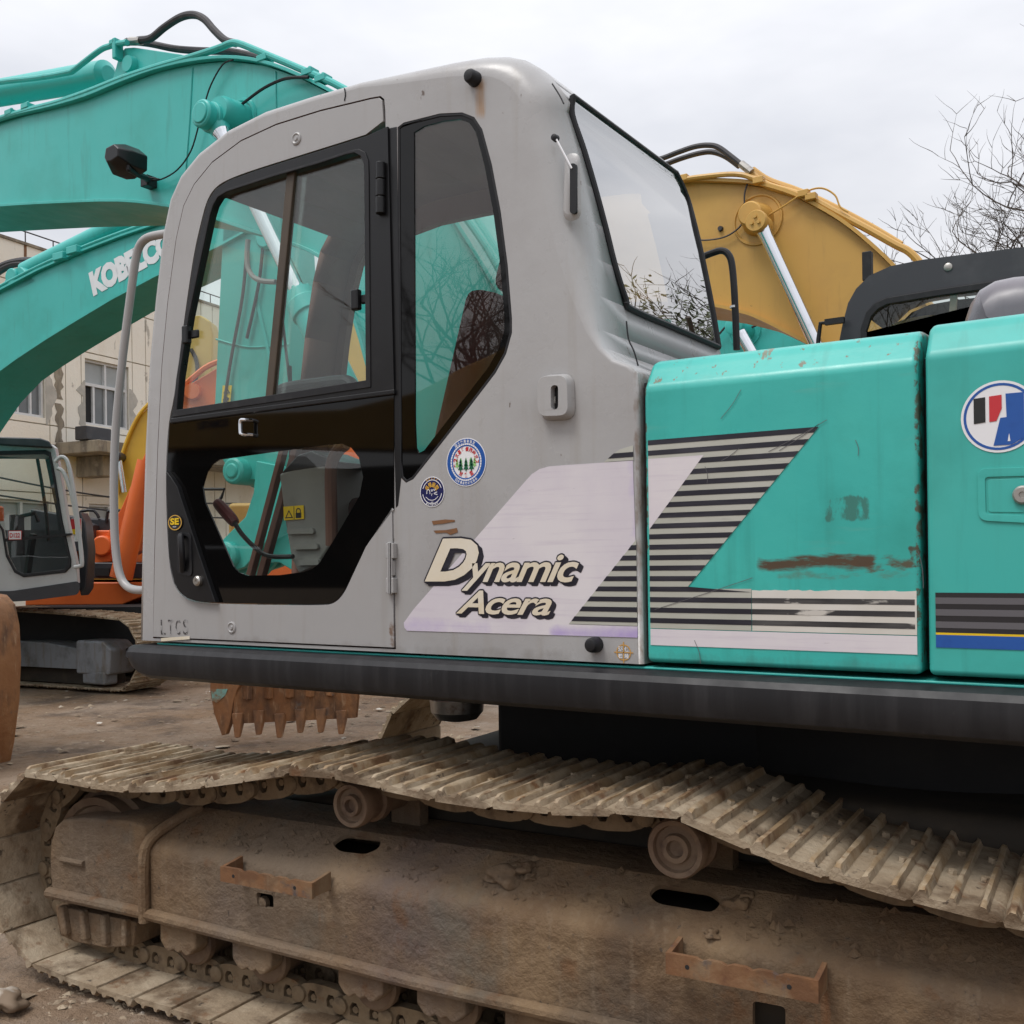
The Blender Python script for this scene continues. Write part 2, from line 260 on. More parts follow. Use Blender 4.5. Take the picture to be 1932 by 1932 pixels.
class MB:
    def __init__(s): s.v = []; s.f = []; s.fm = []
    def add(s, v, f, mi=0):
        k = len(s.v); s.v += [Vector(x) for x in v]; s.f += [tuple(i + k for i in q) for q in f]; s.fm += [mi] * len(f); return s
    def box(s, c, size, rot=None, mi=0):
        c = Vector(c); a = Vector(size) / 2
        vs = [Vector((x * a.x, y * a.y, z * a.z)) for x in (-1, 1) for y in (-1, 1) for z in (-1, 1)]
        if rot is not None: vs = [rot @ v for v in vs]
        return s.add([c + v for v in vs], [(0, 1, 3, 2), (4, 6, 7, 5), (0, 4, 5, 1), (2, 3, 7, 6), (0, 2, 6, 4), (1, 5, 7, 3)], mi)
    def cyl(s, p0, p1, r0, r1=None, n=20, mi=0, caps=True):
        p0 = Vector(p0); p1 = Vector(p1); r1 = r0 if r1 is None else r1
        d = (p1 - p0).normalized(); a = d.orthogonal().normalized(); b = d.cross(a)
        k = [(math.cos(2 * math.pi * i / n), math.sin(2 * math.pi * i / n)) for i in range(n)]
        v = [p0 + (a * c + b * q) * r0 for c, q in k] + [p1 + (a * c + b * q) * r1 for c, q in k]
        f = [(i, (i + 1) % n, n + (i + 1) % n, n + i) for i in range(n)]
        if caps: f += [tuple(range(n)), tuple(range(n, 2 * n))]
        return s.add(v, f, mi)
    def lathe(s, p0, axis, prof, n=24, mi=0):
        """prof: list of (distance along axis, radius)"""
        p0 = Vector(p0); d = Vector(axis).normalized(); a = d.orthogonal().normalized(); b = d.cross(a); v = []; f = []
        for t, r in prof:
            v += [p0 + d * t + (a * math.cos(2 * math.pi * i / n) + b * math.sin(2 * math.pi * i / n)) * max(r, 1e-4) for i in range(n)]
        for j in range(len(prof) - 1):
            f += [(j * n + i, j * n + (i + 1) % n, (j + 1) * n + (i + 1) % n, (j + 1) * n + i) for i in range(n)]
        f += [tuple(range(n)), tuple(range((len(prof) - 1) * n, len(prof) * n))]
        return s.add(v, f, mi)
    def tube(s, pts, r, n=8, mi=0, closed=False, fine=5):
        pts = smooth_path([Vector(p) for p in pts], fine) if fine else [Vector(p) for p in pts]
        v = []; f = []; prev = None; N = len(pts)
        for i, p in enumerate(pts):
            t = (pts[min(i + 1, N - 1)] - pts[max(i - 1, 0)]).normalized()
            if prev is None: a = t.orthogonal().normalized()
            else: a = (prev - t * prev.dot(t)).normalized()
            prev = a; b = t.cross(a); rr = r(i / (N - 1)) if callable(r) else r
            v += [p + (a * math.cos(2 * math.pi * k / n) + b * math.sin(2 * math.pi * k / n)) * rr for k in range(n)]
        for i in range(N - 1): f += [(i * n + k, i * n + (k + 1) % n, (i + 1) * n + (k + 1) % n, (i + 1) * n + k) for k in range(n)]
        f += [tuple(range(n)), tuple(range((N - 1) * n, N * n))]
        return s.add(v, f, mi)
    def prism(s, front, d, holes=(), mi=0, back=True, cap=True):
        """flat polygon (3D points, may have holes) given depth vector d"""
        d = Vector(d); loops = [list(map(Vector, front))] + [list(map(Vector, h)) for h in holes]
        allp = [p for lp in loops for p in lp]; n = len(allp)
        if len(loops) == 1 and len(front) <= 4: tri = [tuple(range(n))]
        else: tri = [tuple(t) for t in tessellate_polygon(loops)]
        f = list(tri) if cap else []
        if back and cap: f += [tuple(i + n for i in reversed(t)) for t in tri]
        k = 0
        for lp in loops:
            m_ = len(lp); f += [(k + i, k + (i + 1) % m_, n + k + (i + 1) % m_, n + k + i) for i in range(m_)]; k += m_
        return s.add(allp + [p + d for p in allp], f, mi)
    def build(s, name, mat, parent=None, world=None, bevel=0, seg=2, sharp=32, label=None, smooth=True):
        mats = mat if isinstance(mat, (list, tuple)) else [mat]
        return obj(name, mesh(name, s.v, s.f, None, sharp, smooth, mats, s.fm if len(mats) > 1 else None), parent, world, bevel, seg, label)
def smooth_path(p, k):
    if len(p) < 3: return p
    out = []
    for i in range(len(p) - 1):
        a = p[max(i - 1, 0)]; b = p[i]; c = p[i + 1]; d = p[min(i + 2, len(p) - 1)]
        for j in range(k):
            t = j / k
            out.append(.5 * ((2 * b) + (c - a) * t + (2 * a - 5 * b + 4 * c - d) * t * t + (3 * b - a - 3 * c + d) * t ** 3))
    return out + [p[-1]]
def smooth_loop(p, k):
    n = len(p); out = []
    for i in range(n):
        a, b, c, d = p[i - 1], p[i], p[(i + 1) % n], p[(i + 2) % n]
        for j in range(k):
            t = j / k; out.append(.5 * ((2 * b) + (c - a) * t + (2 * a - 5 * b + 4 * c - d) * t * t + (3 * b - a - 3 * c + d) * t ** 3))
    return out
def rounded(pts, r, n=4):
    """round the corners of a polygon of 3D points; r: one radius or one per corner"""
    out = []; N = len(pts); pts = [Vector(p) for p in pts]
    for i in range(N):
        rr = r[i] if isinstance(r, (list, tuple)) else r
        a, b, c = pts[i - 1], pts[i], pts[(i + 1) % N]
        u = (a - b); w = (c - b); e = min(rr, u.length * .48, w.length * .48)
        if e < 1e-5: out.append(b); continue
        p = b + u.normalized() * e; q = b + w.normalized() * e
        for k in range(n + 1):
            t = k / n; out.append(p.lerp(b, t).lerp(b.lerp(q, t), t))
    return out
def PYs(pts, Y): return [onY(p, Y) for p in pts]
def circle3(c, r, ex, ey, n=32, ry=None): return [Vector(c) + Vector(ex) * r * math.cos(2 * math.pi * i / n) + Vector(ey) * (ry or r) * math.sin(2 * math.pi * i / n) for i in range(n)]
EX, EY, EZ = Vector((1, 0, 0)), Vector((0, 1, 0)), Vector((0, 0, 1))
def text_mesh(body, bold=0.0, shear=0.0, spacing=1.0, res=3):
    c = bpy.data.curves.new('lettering', 'FONT'); c.body = body; c.offset = bold; c.shear = shear; c.space_character = spacing; c.resolution_u = res
    o = bpy.data.objects.new('lettering', c); COL.objects.link(o)
    dg = bpy.context.evaluated_depsgraph_get(); me = bpy.data.meshes.new_from_object(o.evaluated_get(dg))
    v = [x.co.copy() for x in me.vertices]; f = [tuple(p.vertices) for p in me.polygons]
    bpy.data.objects.remove(o); bpy.data.curves.remove(c); bpy.data.meshes.remove(me)
    return v, f
def text_fit(mb, body, origin, ex, ey, width=None, height=None, nrm=None, lift=.001, bold=0, shear=0, spacing=1, mi=0, center=False, body_ref=None):
    v, f = text_mesh(body, bold, shear, spacing)
    if not v: return mb
    x0 = min(p.x for p in v); x1 = max(p.x for p in v); y0 = min(p.y for p in v); y1 = max(p.y for p in v)
    sx = width / (x1 - x0) if width else None; sy = height / (y1 - y0) if height else None
    sx = sx or sy; sy = sy or sx
    o = Vector(origin); ex = Vector(ex).normalized(); ey = Vector(ey).normalized(); nrm = Vector(nrm) if nrm is not None else ex.cross(ey)
    cx, cy = ((x0 + x1) / 2, (y0 + y1) / 2) if center else (x0, y0)
    mb.add([o + ex * (p.x - cx) * sx + ey * (p.y - cy) * sy + nrm * lift for p in v], f, mi)
    return mb
# ================================================================== the grey-cabbed teal excavator in front
EXC = thing('excavator', (-1.6, 1.2, 0), 'teal excavator with worn grey cab and muddy tracks filling the foreground', 'excavator')

# ---------------- cab shell: side profile (x, z) traced on the cab's side plane, swept across its width
sil = [(272, 1213), (275, 1050), (281, 850), (289, 690), (300, 570), (316, 445), (330, 378), (350, 334), (385, 291), (440, 248), (510, 213), (600, 184), (690, 158), (780, 134), (860, 113), (915, 101), (950, 98), (980, 103), (1008, 119), (1032, 145), (1052, 176)]
prof = [(onY(p, .03).x, onY(p, .03).z) for p in sil]
prof[0] = (prof[0][0], 1.222)
prof += [(-1.452, 2.76), (-1.425, 2.66), (-1.40, 2.55), (-1.378, 2.44), (-1.358, 2.33), (-1.341, 2.22), (-1.325, 2.12), (-1.305, 2.065), (-1.27, 2.03), (-1.225, 2.01), (-1.20, 1.985), (-1.197, 1.9), (-1.197, 1.6), (-1.195, 1.222)]
nfr = len(sil)
rad = []
for i, (x, z) in enumerate(prof):
    if i < 5: r = .03
    elif i < 13: r = .024
    elif i < nfr: r = (.045, .06, .072, .08, .085, .088, .09, .09, .09, .09)[min(9, i - 13)]
    elif z > 2.4: r = .085
    elif z > 2.3: r = .075
    elif z > 2.2: r = .055
    elif z > 2.1: r = .028
    else: r = .012
    rad.append(r)
CABW = .98
def inward(i):
    a = Vector(prof[max(i - 1, 0)]); b = Vector(prof[min(i + 1, len(prof) - 1)]); t = (b - a).normalized(); return Vector((t.y, -t.x))
K = 6
def ringpt(i, k, far=False):
    a = k / K * math.pi / 2; r = rad[i]; n = inward(i); ins = r * (1 - math.sin(a)); y = r * (1 - math.cos(a))
    z = prof[i][1] + n.y * ins
    if i in (0, len(prof) - 1): z = prof[i][1]
    return Vector((prof[i][0] + n.x * ins, CABW - y if far else y, z))
N = len(prof); V = []; Fc = []
for far in (0, 1):
    for k in range(K + 1):
        for i in range(N): V.append(ringpt(i, k, far))
def vid(far, k, i): return far * (K + 1) * N + k * N + i
for far in (0, 1):
    for k in range(K):
        for i in range(N - 1): Fc.append((vid(far, k, i), vid(far, k, i + 1), vid(far, k + 1, i + 1), vid(far, k + 1, i)))
# the strip across: pillars, with the windscreen and the rear window left open
for i in range(N - 1):
    z0, z1 = prof[i][1], prof[i + 1][1]; zm = (z0 + z1) / 2
    front = i < 8 and zm > 1.3 and zm < 2.9; rear = i >= nfr and zm > 2.2 and zm < 2.8
    cols = []
    for j in (i, i + 1):
        A = V[vid(0, K, j)]; B = V[vid(1, K, j)]
        ya, yb = (.08, CABW - .2)
        if i >= nfr: ya = .125 + .10 * (2.8 - prof[j][1]) / .6; yb = CABW - .10
        c = [vid(0, K, j)]
        for y in (max(ya, A.y + .01), min(yb, B.y - .01)): V.append(Vector((A.x, y, A.z))); c.append(len(V) - 1)
        c.append(vid(1, K, j)); cols.append(c)
    for q in range(3):
        if q == 1 and (front or rear): continue
        Fc.append((cols[0][q], cols[1][q], cols[1][q + 1], cols[0][q + 1]))
# near side face with the door opening and the rear quarter window opening
door_px = [(289, 1214), (291, 1050), (297, 850), (305, 690), (316, 570), (332, 450), (346, 388), (366, 347), (400, 305), (455, 264), (522, 233), (605, 207), (700, 184), (718, 181), (725, 187), (727, 210), (747, 1226)]
qwin_px = [(750, 240), (762, 231), (830, 214), (872, 212), (895, 221), (910, 244), (928, 310), (945, 400), (958, 500), (966, 600), (966, 628), (955, 668), (935, 704), (850, 815), (780, 904), (766, 911), (757, 902), (753, 870)]
door_hole = PYs(door_px, 0)
cen = sum(door_hole, Vector()) / len(door_hole)
door_hole[0].z = max(door_hole[0].z, 1.232); door_hole[-1].z = max(door_hole[-1].z, 1.232)
qwin = PYs(qwin_px, 0)
def flat_face(loop_ids, holes, y):
    loops = [[V[i] for i in loop_ids]] + holes
    ids = list(loop_ids)
    for h in holes:
        for p in h: V.append(Vector((p.x, y, p.z))); ids.append(len(V) - 1)
    for t in tessellate_polygon(loops): FLAT.add(len(Fc)); Fc.append(tuple(ids[i] for i in t))
FLAT = set()
flat_face([vid(0, 0, i) for i in range(N)], [door_hole, qwin], 0)
fw = []
for i in range(3, nfr + 4):
    n = inward(i); q = Vector((prof[i][0], prof[i][1])) + n * (.075 if i < 9 else .13 if i < nfr - 3 else .16)
    if q.y > 1.78: fw.append(Vector((q.x, CABW, q.y)))
fw = [Vector((fw[0].x - .015, CABW, 1.76))] + fw + [Vector((fw[-1].x + .02, CABW, 2.3)), Vector((-1.75, CABW, 1.76))]
flat_face([vid(1, 0, i) for i in range(N)], [fw], CABW)
me = mesh('cab', V, Fc, None, 40, True, ['cab_grey', 'liner'])
for p_ in me.polygons:
    if abs(p_.normal.y) > .9995: p_.use_smooth = False
CAB = obj('cab', me, EXC)
s = CAB.modifiers.new('wall', 'SOLIDIFY'); s.thickness = .035; s.offset = -1; s.material_offset = 1; s.material_offset_rim = 1
zone(M('cab_grey'), (.36, .20, .08), (onY((893, 0), 0).x, onY((914, 0), 0).x, onY((900, 225), 0).z, onY((900, 150), 0).z), .9, 14, .2, .6, .022, (3, 1, .3))
zone(M('cab_grey'), (.16, .10, .06), (-1.215, -1.19, 1.2, 2.0), .7, 24, .42, .6, .01, (1, 1, .5))
zone(M('cab_grey'), (.17, .145, .12), (-2.1, -1.1, 1.15, 1.262), .55, 14, .40, .75, .03, (1, 1, .6))
zone(M('door_grey'), (.17, .145, .12), (-3.3, -1.9, 1.15, 1.262), .5, 14, .42, .78, .03, (1, 1, .6))
zone(M('door_grey'), (.16, .09, .05), (-2.05, -2.0, 1.2, 1.33), .85, 30, .42, .55, .015)
# floor and the wall behind the seat
MB().box((-2.2, CABW / 2, 1.235), (1.96, CABW - .08, .02)).build('floor_pan', 'liner', CAB)
MB().box((-1.275, CABW / 2, 1.6), (.05, CABW - .09, .7)).build('rear_bulkhead', 'liner', CAB)

# ---------------- door
DOOR_Y = -.004
def inset_poly(p, d):
    c = sum(p, Vector()) / len(p); out = []; n = len(p)
    ar = sum(p[i].x * p[(i + 1) % n].z - p[(i + 1) % n].x * p[i].z for i in range(n)); sg = 1 if ar > 0 else -1
    for i in range(n):
        a, b, q = p[i - 1], p[i], p[(i + 1) % n]
        t = ((b - a).normalized() + (q - b).normalized()).normalized(); out.append(Vector((b.x - t.z * d * sg, b.y, b.z + t.x * d * sg)))
    return out
do = inset_poly(door_hole, .007)
for p in do: p.y = DOOR_Y
inner_px = [(729, 236), (690, 254), (640, 270), (560, 295), (480, 320), (430, 338), (405, 354), (390, 378), (380, 415), (365, 480), (346, 612), (330, 745), (317, 800), (312, 900), (317, 1050), (327, 1103), (342, 1125), (365, 1136), (400, 1140), (612, 1143), (634, 1137), (650, 1118), (662, 1092), (690, 1032), (743, 961)]
def chaikin(p, k=2):
    for _ in range(k):
        q = [p[0]]
        for a, c in zip(p[:-1], p[1:]): q += [(a[0] * .75 + c[0] * .25, a[1] * .75 + c[1] * .25), (a[0] * .25 + c[0] * .75, a[1] * .25 + c[1] * .75)]
        p = q + [p[-1]]
    return p
inner = PYs(inner_px[:1] + chaikin(inner_px[1:-1]) + inner_px[-1:], DOOR_Y)
inner[0].x = do[-2].x - .0; inner[0].z = do[-2].z - .03
# the gray frame is a C: outer seam from bottom right round the front to the top, then back along the inner edge
cshape = [do[-1]] + do[0:15] + [do[15], Vector((do[15].x + .001, DOOR_Y, inner[0].z))] + inner + [Vector((do[-1].x - .0005, DOOR_Y, inner[-1].z + .004))]
DOOR = MB().prism(cshape, (0, .032, 0)).build('door', 'door_grey', EXC, bevel=.006, seg=3)
# black upper frame with the sliding window
hole_px = [(332, 778), (338, 709), (355, 600), (374, 509), (396, 405), (402, 386), (411, 371), (428, 361), (520, 331), (600, 308), (655, 290), (672, 286), (684, 292), (690, 307), (691, 330), (694, 722)]
FY = -.008
top_px = [(731, 238), (692, 256), (642, 272), (562, 297), (482, 322), (432, 340), (407, 356), (392, 380), (382, 417), (367, 482), (348, 614), (332, 747), (321, 795), (743, 739)]
upfr = PYs(top_px, FY); hol = PYs(hole_px, FY)
MB().prism(upfr, (0, .03, 0), [hol]).build('window_frame', 'black_plastic', DOOR, bevel=.006)
gk = [p + Vector((0, -.0035, 0)) for p in hol]
big = [p + Vector((0, -.0035, 0)) for p in hol]
c0 = sum(big, Vector()) / len(big)
gout = [c0 + (p - c0) * 1.03 for p in big]; gin = [c0 + (p - c0) * 0.985 for p in big]
MB().prism(gout, (0, .008, 0), [gin]).build('window_seal', 'rubber', DOOR, bevel=.002)
MB().prism(PYs(hole_px, .012), (0, .004, 0)).build('window_pane', 'glass_door', DOOR)
# the second sliding pane behind, its dividing rail and two latches
d_px = [(541, 323), (556, 318), (513, 758), (499, 760)]
MB().prism(PYs(d_px, .004), (0, .022, 0)).build('window_divider', 'brown_trim', DOOR, bevel=.003)
d2_px = [(572, 314), (580, 311), (536, 752), (529, 753)]
MB().prism(PYs(d2_px, .020), (0, .004, 0)).build('window_divider', 'glass_far', DOOR)
for (x, y) in ((352, 632), (672, 566)):
    c = onY((x, y), -.004); b = MB(); b.box(c, (.03, .024, .065)); b.box(c + Vector((.034, .008, 0)), (.04, .012, .03))
    b.build('window_latch', 'black_plastic', DOOR, bevel=.008)
# lower dark pane with its clear shape
low_px = [(320, 797), (743, 742), (743, 960), (690, 1031), (661, 1091), (649, 1116), (633, 1135), (612, 1141), (400, 1138), (366, 1134), (344, 1123), (329, 1102), (319, 1050), (314, 900)]
low_px = low_px[:2] + chaikin(low_px[2:])
clear_px = [(414, 867), (519, 852), (618, 839), (645, 837), (663, 845), (677, 863), (685, 900), (678, 936), (636, 1008), (603, 1062), (590, 1073), (573, 1079), (528, 1085), (468, 1086), (450, 1080), (440, 1068), (387, 948), (382, 918), (390, 891), (400, 876)]
MB().prism(PYs(low_px, -.003), (0, .006, 0), [PYs(clear_px, -.003)]).build('lower_pane', 'frit', DOOR, label='lower door pane with black border')
MB().prism(PYs(clear_px, -.001), (0, .003, 0)).build('clear_pane', 'glass_clear', DOOR)
b = MB(); b.box((onY((530, 768), -.006).x, -.010, onY((530, 768), -.006).z), (.001, .001, .001))
sill = [onY(p, -.012) for p in ((321, 789), (743, 734), (743, 744), (320, 799))]
MB().prism(sill, (0, .02, 0)).build('window_sill', 'black_plastic', DOOR, bevel=.004)
# handle panel with emblem, grip and lock
hp_px = [(313, 889), (322, 900), (334, 918), (345, 952), (375, 1045), (406, 1137), (366, 1133), (344, 1122), (329, 1101), (319, 1050)]
MB().prism(PYs(hp_px, -.022), (0, .02, 0)).build('handle_panel', 'black_plastic', DOOR, bevel=.007, seg=3)
hb = MB(); c = onY((345, 1045), -.03)
hb.prism(rounded([onY(p, -.026) for p in ((333, 1004), (360, 1006), (362, 1088), (334, 1082))], .02), (0, .006, 0), [rounded([onY(p, -.026) for p in ((337, 1010), (356, 1012), (357, 1080), (338, 1075))], .014)])
hb.tube([onY((343, 1011), -.022), onY((341, 1014), -.038), onY((343, 1045), -.041), onY((345, 1078), -.022)], .011, 10)
hb.build('door_handle', 'rubber', DOOR, bevel=.002)
MB().lathe(onY((376, 1096), -.02), -EY, [(0, .018), (.012, .018), (.017, .013), (.017, .006), (.014, .005)], 20).build('door_lock', 'steel', DOOR)
ec = onY((331, 986), -.0235)
eb = MB(); eb.prism(circle3(ec, .038, EX, EZ, 28, .029), (0, -.002, 0), mi=0); eb.prism(circle3(ec, .036, EX, EZ, 28, .027), (0, -.0026, 0), [circle3(ec, .032, EX, EZ, 28, .024)], mi=1)
text_fit(eb, 'SE', ec + Vector((0, -.003, .004)), EX, EZ, width=.046, height=.024, nrm=-EY, bold=.04, mi=2, center=True)
text_fit(eb, 'new', ec + Vector((0, -.003, -.015)), EX, EZ, width=.018, nrm=-EY, mi=3, center=True)
eb.build('emblem', ['sticker_black', 'sticker_gold', 'sticker_yellow', 'sticker_white'], DOOR)
# loop handle on the pane
lh = MB(); lh.tube([onY(p, yy) for p, yy in (((476, 793), -.002), ((458, 792), -.035), ((454, 795), -.037), ((454, 814), -.037), ((457, 819), -.035), ((476, 821), -.002))], .0065, 8, fine=3)
lh.build('pull_handle', 'chrome', DOOR)
# dimples with plugs, stamped letters, pale tape
for p in ((560, 262), (438, 1184)):
    MB().lathe(onY(p, DOOR_Y + .001), -EY, [(0, .021), (.004, .02), (.006, .016), (.003, .012), (.003, .008), (.007, .006)], 20).build('plug', 'cab_grey', DOOR)
sb = MB(); p0 = onY((304, 1197), DOOR_Y); p1 = onY((356, 1197), DOOR_Y); hgt = (onY((330, 1169), DOOR_Y) - onY((330, 1197), DOOR_Y)).z
for k, ch in enumerate('LTCS'): text_fit(sb, ch, p0.lerp(p1, k * .27), EX, EZ, width=(p1.x - p0.x) * .17, height=hgt, nrm=-EY, lift=.0012)
sb.build('stencil_letters', 'ghost_print', DOOR)
MB().prism([onY(p, DOOR_Y - .001) for p in ((304, 1204), (358, 1200), (358, 1206), (304, 1210))], (0, -.0006, 0)).build('tape_strip', 'cream_print', DOOR)
# hinges
for (x, y0, y1, mt) in ((718, 306, 404, 'black_plastic'), (736, 1023, 1121, 'cab_grey')):
    b = MB(); a = onY((x, y0), -.016); c = onY((x, y1), -.016); ax = (c - a)
    for k in range(3): b.cyl(a + ax * (k / 3 + .004), a + ax * ((k + 1) / 3 - .004), .0155, n=16)
    if mt == 'cab_grey':
        b = MB()
        for k in range(3): b.box(a + ax * (k / 3 + 1 / 6) + Vector((0, .006, 0)), (.018 + (.012 if k != 1 else 0), .02, abs(ax.z) / 3 - .006))
        b.cyl(a, a + ax, .009, n=10)
    b.build('hinge', mt, DOOR, bevel=.003)

# ---------------- rear quarter window
qin_px = [(781, 250), (800, 238), (838, 228), (868, 225), (886, 232), (898, 250), (914, 312), (931, 402), (944, 502), (952, 600), (951, 626), (940, 660), (922, 692), (845, 792), (800, 850), (790, 855), (785, 845), (783, 800)]
QW = MB().prism(PYs(qwin_px, .004), (0, .006, 0), [PYs(qin_px, .004)]).build('quarter_window', 'frit', CAB)
MB().prism(PYs(qin_px, .0065), (0, .003, 0)).build('quarter_pane', 'glass_brown', CAB)
sealp = PYs(qwin_px, .001)
MB().prism(sealp, (0, .01, 0), [inset_poly(sealp, .009)]).build('window_seal', 'rubber', CAB, bevel=.002)
# black pillar strip between door and quarter window
MB().prism(PYs([(730, 242), (749, 238), (757, 902), (751, 955), (746, 960)], -.001), (0, .012, 0)).build('pillar_trim', 'black_plastic', CAB, bevel=.003)

# ---------------- rear window: pane and rubber on the sloping back
rw = []
pts_ra = []; pts_rb = []
for j in range(nfr, nfr + 6):
    A = prof[j]; ya = .105 + .10 * (2.8 - A[1]) / .6
    pts_ra.append(Vector((A[0] + .004, ya, A[1]))); pts_rb.append(Vector((A[0] + .004, CABW - .06, A[1])))
top = prof[nfr - 1]
pts_ra.insert(0, Vector((top[0] + .004, .11, top[1] + .02))); pts_rb.insert(0, Vector((top[0] + .004, CABW - .16, top[1] + .02)))
rim = pts_ra + [pts_ra[-1].lerp(pts_rb[-1], .02)] + pts_rb[::-1]
mbp = MB(); n = len(pts_ra)
mbp.add(pts_ra + pts_rb, [(i, i + 1, n + i + 1, n + i) for i in range(n - 1)])
mbp.build('rear_window', 'glass_rear', CAB, label='tall rear cab window reflecting the sky')
rb = MB(); cn = pts_ra[-1].lerp(pts_rb[-1], .06); rb.tube(pts_ra[:-1] + [pts_ra[-1] + Vector((0, .012, .02)), pts_ra[-1] + Vector((0, .045, 0)), pts_ra[-1].lerp(pts_rb[-1], .5), pts_rb[-1]], .010, 8); rb.tube(pts_rb, .010, 8); rb.tube([pts_ra[0], pts_ra[0].lerp(pts_rb[0], .5), pts_rb[0]], .008, 8)
rb.build('window_seal', 'rubber', CAB)
# windscreen
pa = [ringpt(i, K) for i in range(2, 9)]
mbp = MB(); n = len(pa)
mbp.add([Vector((p.x + .01, .09, p.z)) for p in pa] + [Vector((p.x + .01, CABW - .09, p.z)) for p in pa], [(i, i + 1, n + i + 1, n + i) for i in range(n - 1)])
mbp.build('windscreen', 'glass_far', CAB)

for q in ([(650, 167), (652, 178), (650, 190)], [(1182, 606), (1186, 640), (1196, 662), (1204, 690)], [(1064, 196), (1056, 180), (1042, 158)]): stroke_pts = q; pp = smooth_path([onY(p, -.0006 if q[0][0] < 1000 else .0) for p in q], 3); sm = MB(); sm.tube([p + Vector((0, -.0004, 0)) for p in pp], .0022, 5, fine=0); sm.build('panel_seam', 'rubber', CAB)
# ---------------- small fittings on the cab side
for p in ((897, 150), (1125, 1216)):
    MB().lathe(onY(p, 0), -EY, [(0, .022), (.008, .022), (.014, .021), (.03, .0195), (.037, .015), (.039, .007)], 22).build('rubber_stop', 'rubber', CAB)
c = onY((1052, 748), 0)
kb = [onY(p, -.002) for p in ((1019, 708), (1083, 704), (1086, 792), (1020, 794))]
kt = [c + (p - c) * .86 + Vector((0, -.028, 0)) for p in kb]
kb = rounded(kb, .035, 5); kt = rounded(kt, .028, 5)
slot = rounded([onY(p, -.03) for p in ((1039, 727), (1053, 726), (1053, 772), (1039, 773))], .011, 4)
b = MB(); n = len(kb); b.add(kb + kt, [(i, (i + 1) % n, n + (i + 1) % n, n + i) for i in range(n)])
k0 = len(b.v); kt2 = [Vector((p.x, -.03, p.z)) for p in kt]
loops = [kt2, slot]; ids = list(range(n, 2 * n)); b.v += slot; ids += list(range(k0, k0 + len(slot)))
for t in tessellate_polygon(loops): b.f.append(tuple(ids[i] for i in t)); b.fm.append(0)
b.prism(slot, (0, .026, 0), cap=False)
b.build('lock_housing', 'cab_grey', CAB, bevel=.004, seg=2, sharp=50)
MB().prism([p + Vector((0, .022, 0)) for p in slot], (0, .004, 0)).build('lock_slot', 'dark_void', CAB)
MB().box(onY((1046, 755), -.008) , (.012, .012, .02)).build('latch_pin', 'steel', CAB, bevel=.002)
# aerial with its pocket
ab = MB(); ab.prism(rounded([onY(p, -.016) for p in ((1075, 308), (1087, 308), (1087, 403), (1075, 403))], .012), (0, .014, 0)); ab.build('aerial_holder', 'rubber', CAB, bevel=.003)
MB().tube([onY((1050, 263), -.012), onY((1079, 318), -.016)], .0028, 6, fine=0).build('aerial', 'white_print', CAB)
MB().lathe(onY((1050, 262), 0), -EY, [(0, .01), (.016, .009), (.018, .004)], 12).build('aerial_clip', 'rubber', CAB)
pk = MB(); c = onY((1081, 365), -.0); P = rounded([onY(p, -.001) for p in ((1066, 290), (1094, 288), (1097, 415), (1062, 418))], .03, 5)
pin_ = [c + (p - c) * .8 + Vector((0, -.008, 0)) for p in P]; n = len(P); pk.add(P + pin_, [(i, (i + 1) % n, n + (i + 1) % n, n + i) for i in range(n)] + [tuple(range(n, 2 * n))]); pk.build('aerial_base', 'cab_grey', CAB, bevel=.004)
# front grab rail
gr = MB(); gr.tube([onY(p, .03) for p in ((322, 440), (300, 443), (278, 449), (264, 463), (256, 490), (248, 545), (232, 670), (219, 800), (215, 900), (216, 1000), (221, 1060), (229, 1092), (242, 1108), (258, 1113), (276, 1113))], .0155, 12)
gr.build('grab_rail', 'door_grey', CAB)

# ---------------- inside the cab
SEAT = MB(); SEAT.box((-2.28, .5, 1.66), (.5, .48, .13)); SEAT.box((-2.25, .5, 1.43), (.34, .36, .34))
SEAT = SEAT.build('operator_seat', 'seat_cloth', CAB, bevel=.04, seg=3)
rt = Matrix.Rotation(R_(-14), 3, 'Y')
b = MB(); b.box((-1.98, .5, 2.02), (.13, .48, .72), Matrix.Rotation(R_(17), 3, 'Y')); b.box((-1.83, .5, 2.48), (.10, .28, .22), Matrix.Rotation(R_(17), 3, 'Y')); b.build('seat_back', 'seat_cloth', CAB, bevel=.04, seg=3)
cons = [(526, 894), (560, 880), (588, 874), (612, 878), (619, 900), (621, 1032), (600, 1064), (563, 1082), (549, 1055), (536, 978)]
CON = MB(); CON.prism(PYs(cons, .16), (0, .22, 0)); CON = CON.build('side_console', 'console_grey', CAB, bevel=.02, seg=3)
b = MB()
for k, (x0, x1, y) in enumerate(((540, 590, 1003), (552, 598, 1032), (560, 600, 1062))):
    b.prism(rounded([onY(p, .147) for p in ((x0, y - 5), (x1, y - 7), (x1 + 2, y + 4), (x0 + 2, y + 5))], .01), (0, .02, 0))
b.build('console_step', 'console_grey', CAB, bevel=.006)
b = MB(); b.prism([onY(p, .158) for p in ((527, 893), (560, 858), (585, 850), (615, 862), (640, 872), (600, 884), (560, 890))], (0, .2, 0)); b.build('console_top', 'black_plastic', CAB, bevel=.01)
st = MB(); q = [onY(p, .156) for p in ((535, 956), (573, 953), (574, 979), (536, 982))]; st.prism(q, (0, -.001, 0)); 
tri = [onY(p, .1545) for p in ((545, 962), (553, 977), (538, 978))]; trin = [sum(tri, Vector()) / 3 + (p - sum(tri, Vector()) / 3) * .66 for p in tri]; st.prism(tri, (0, -.0005, 0), [trin], mi=1)
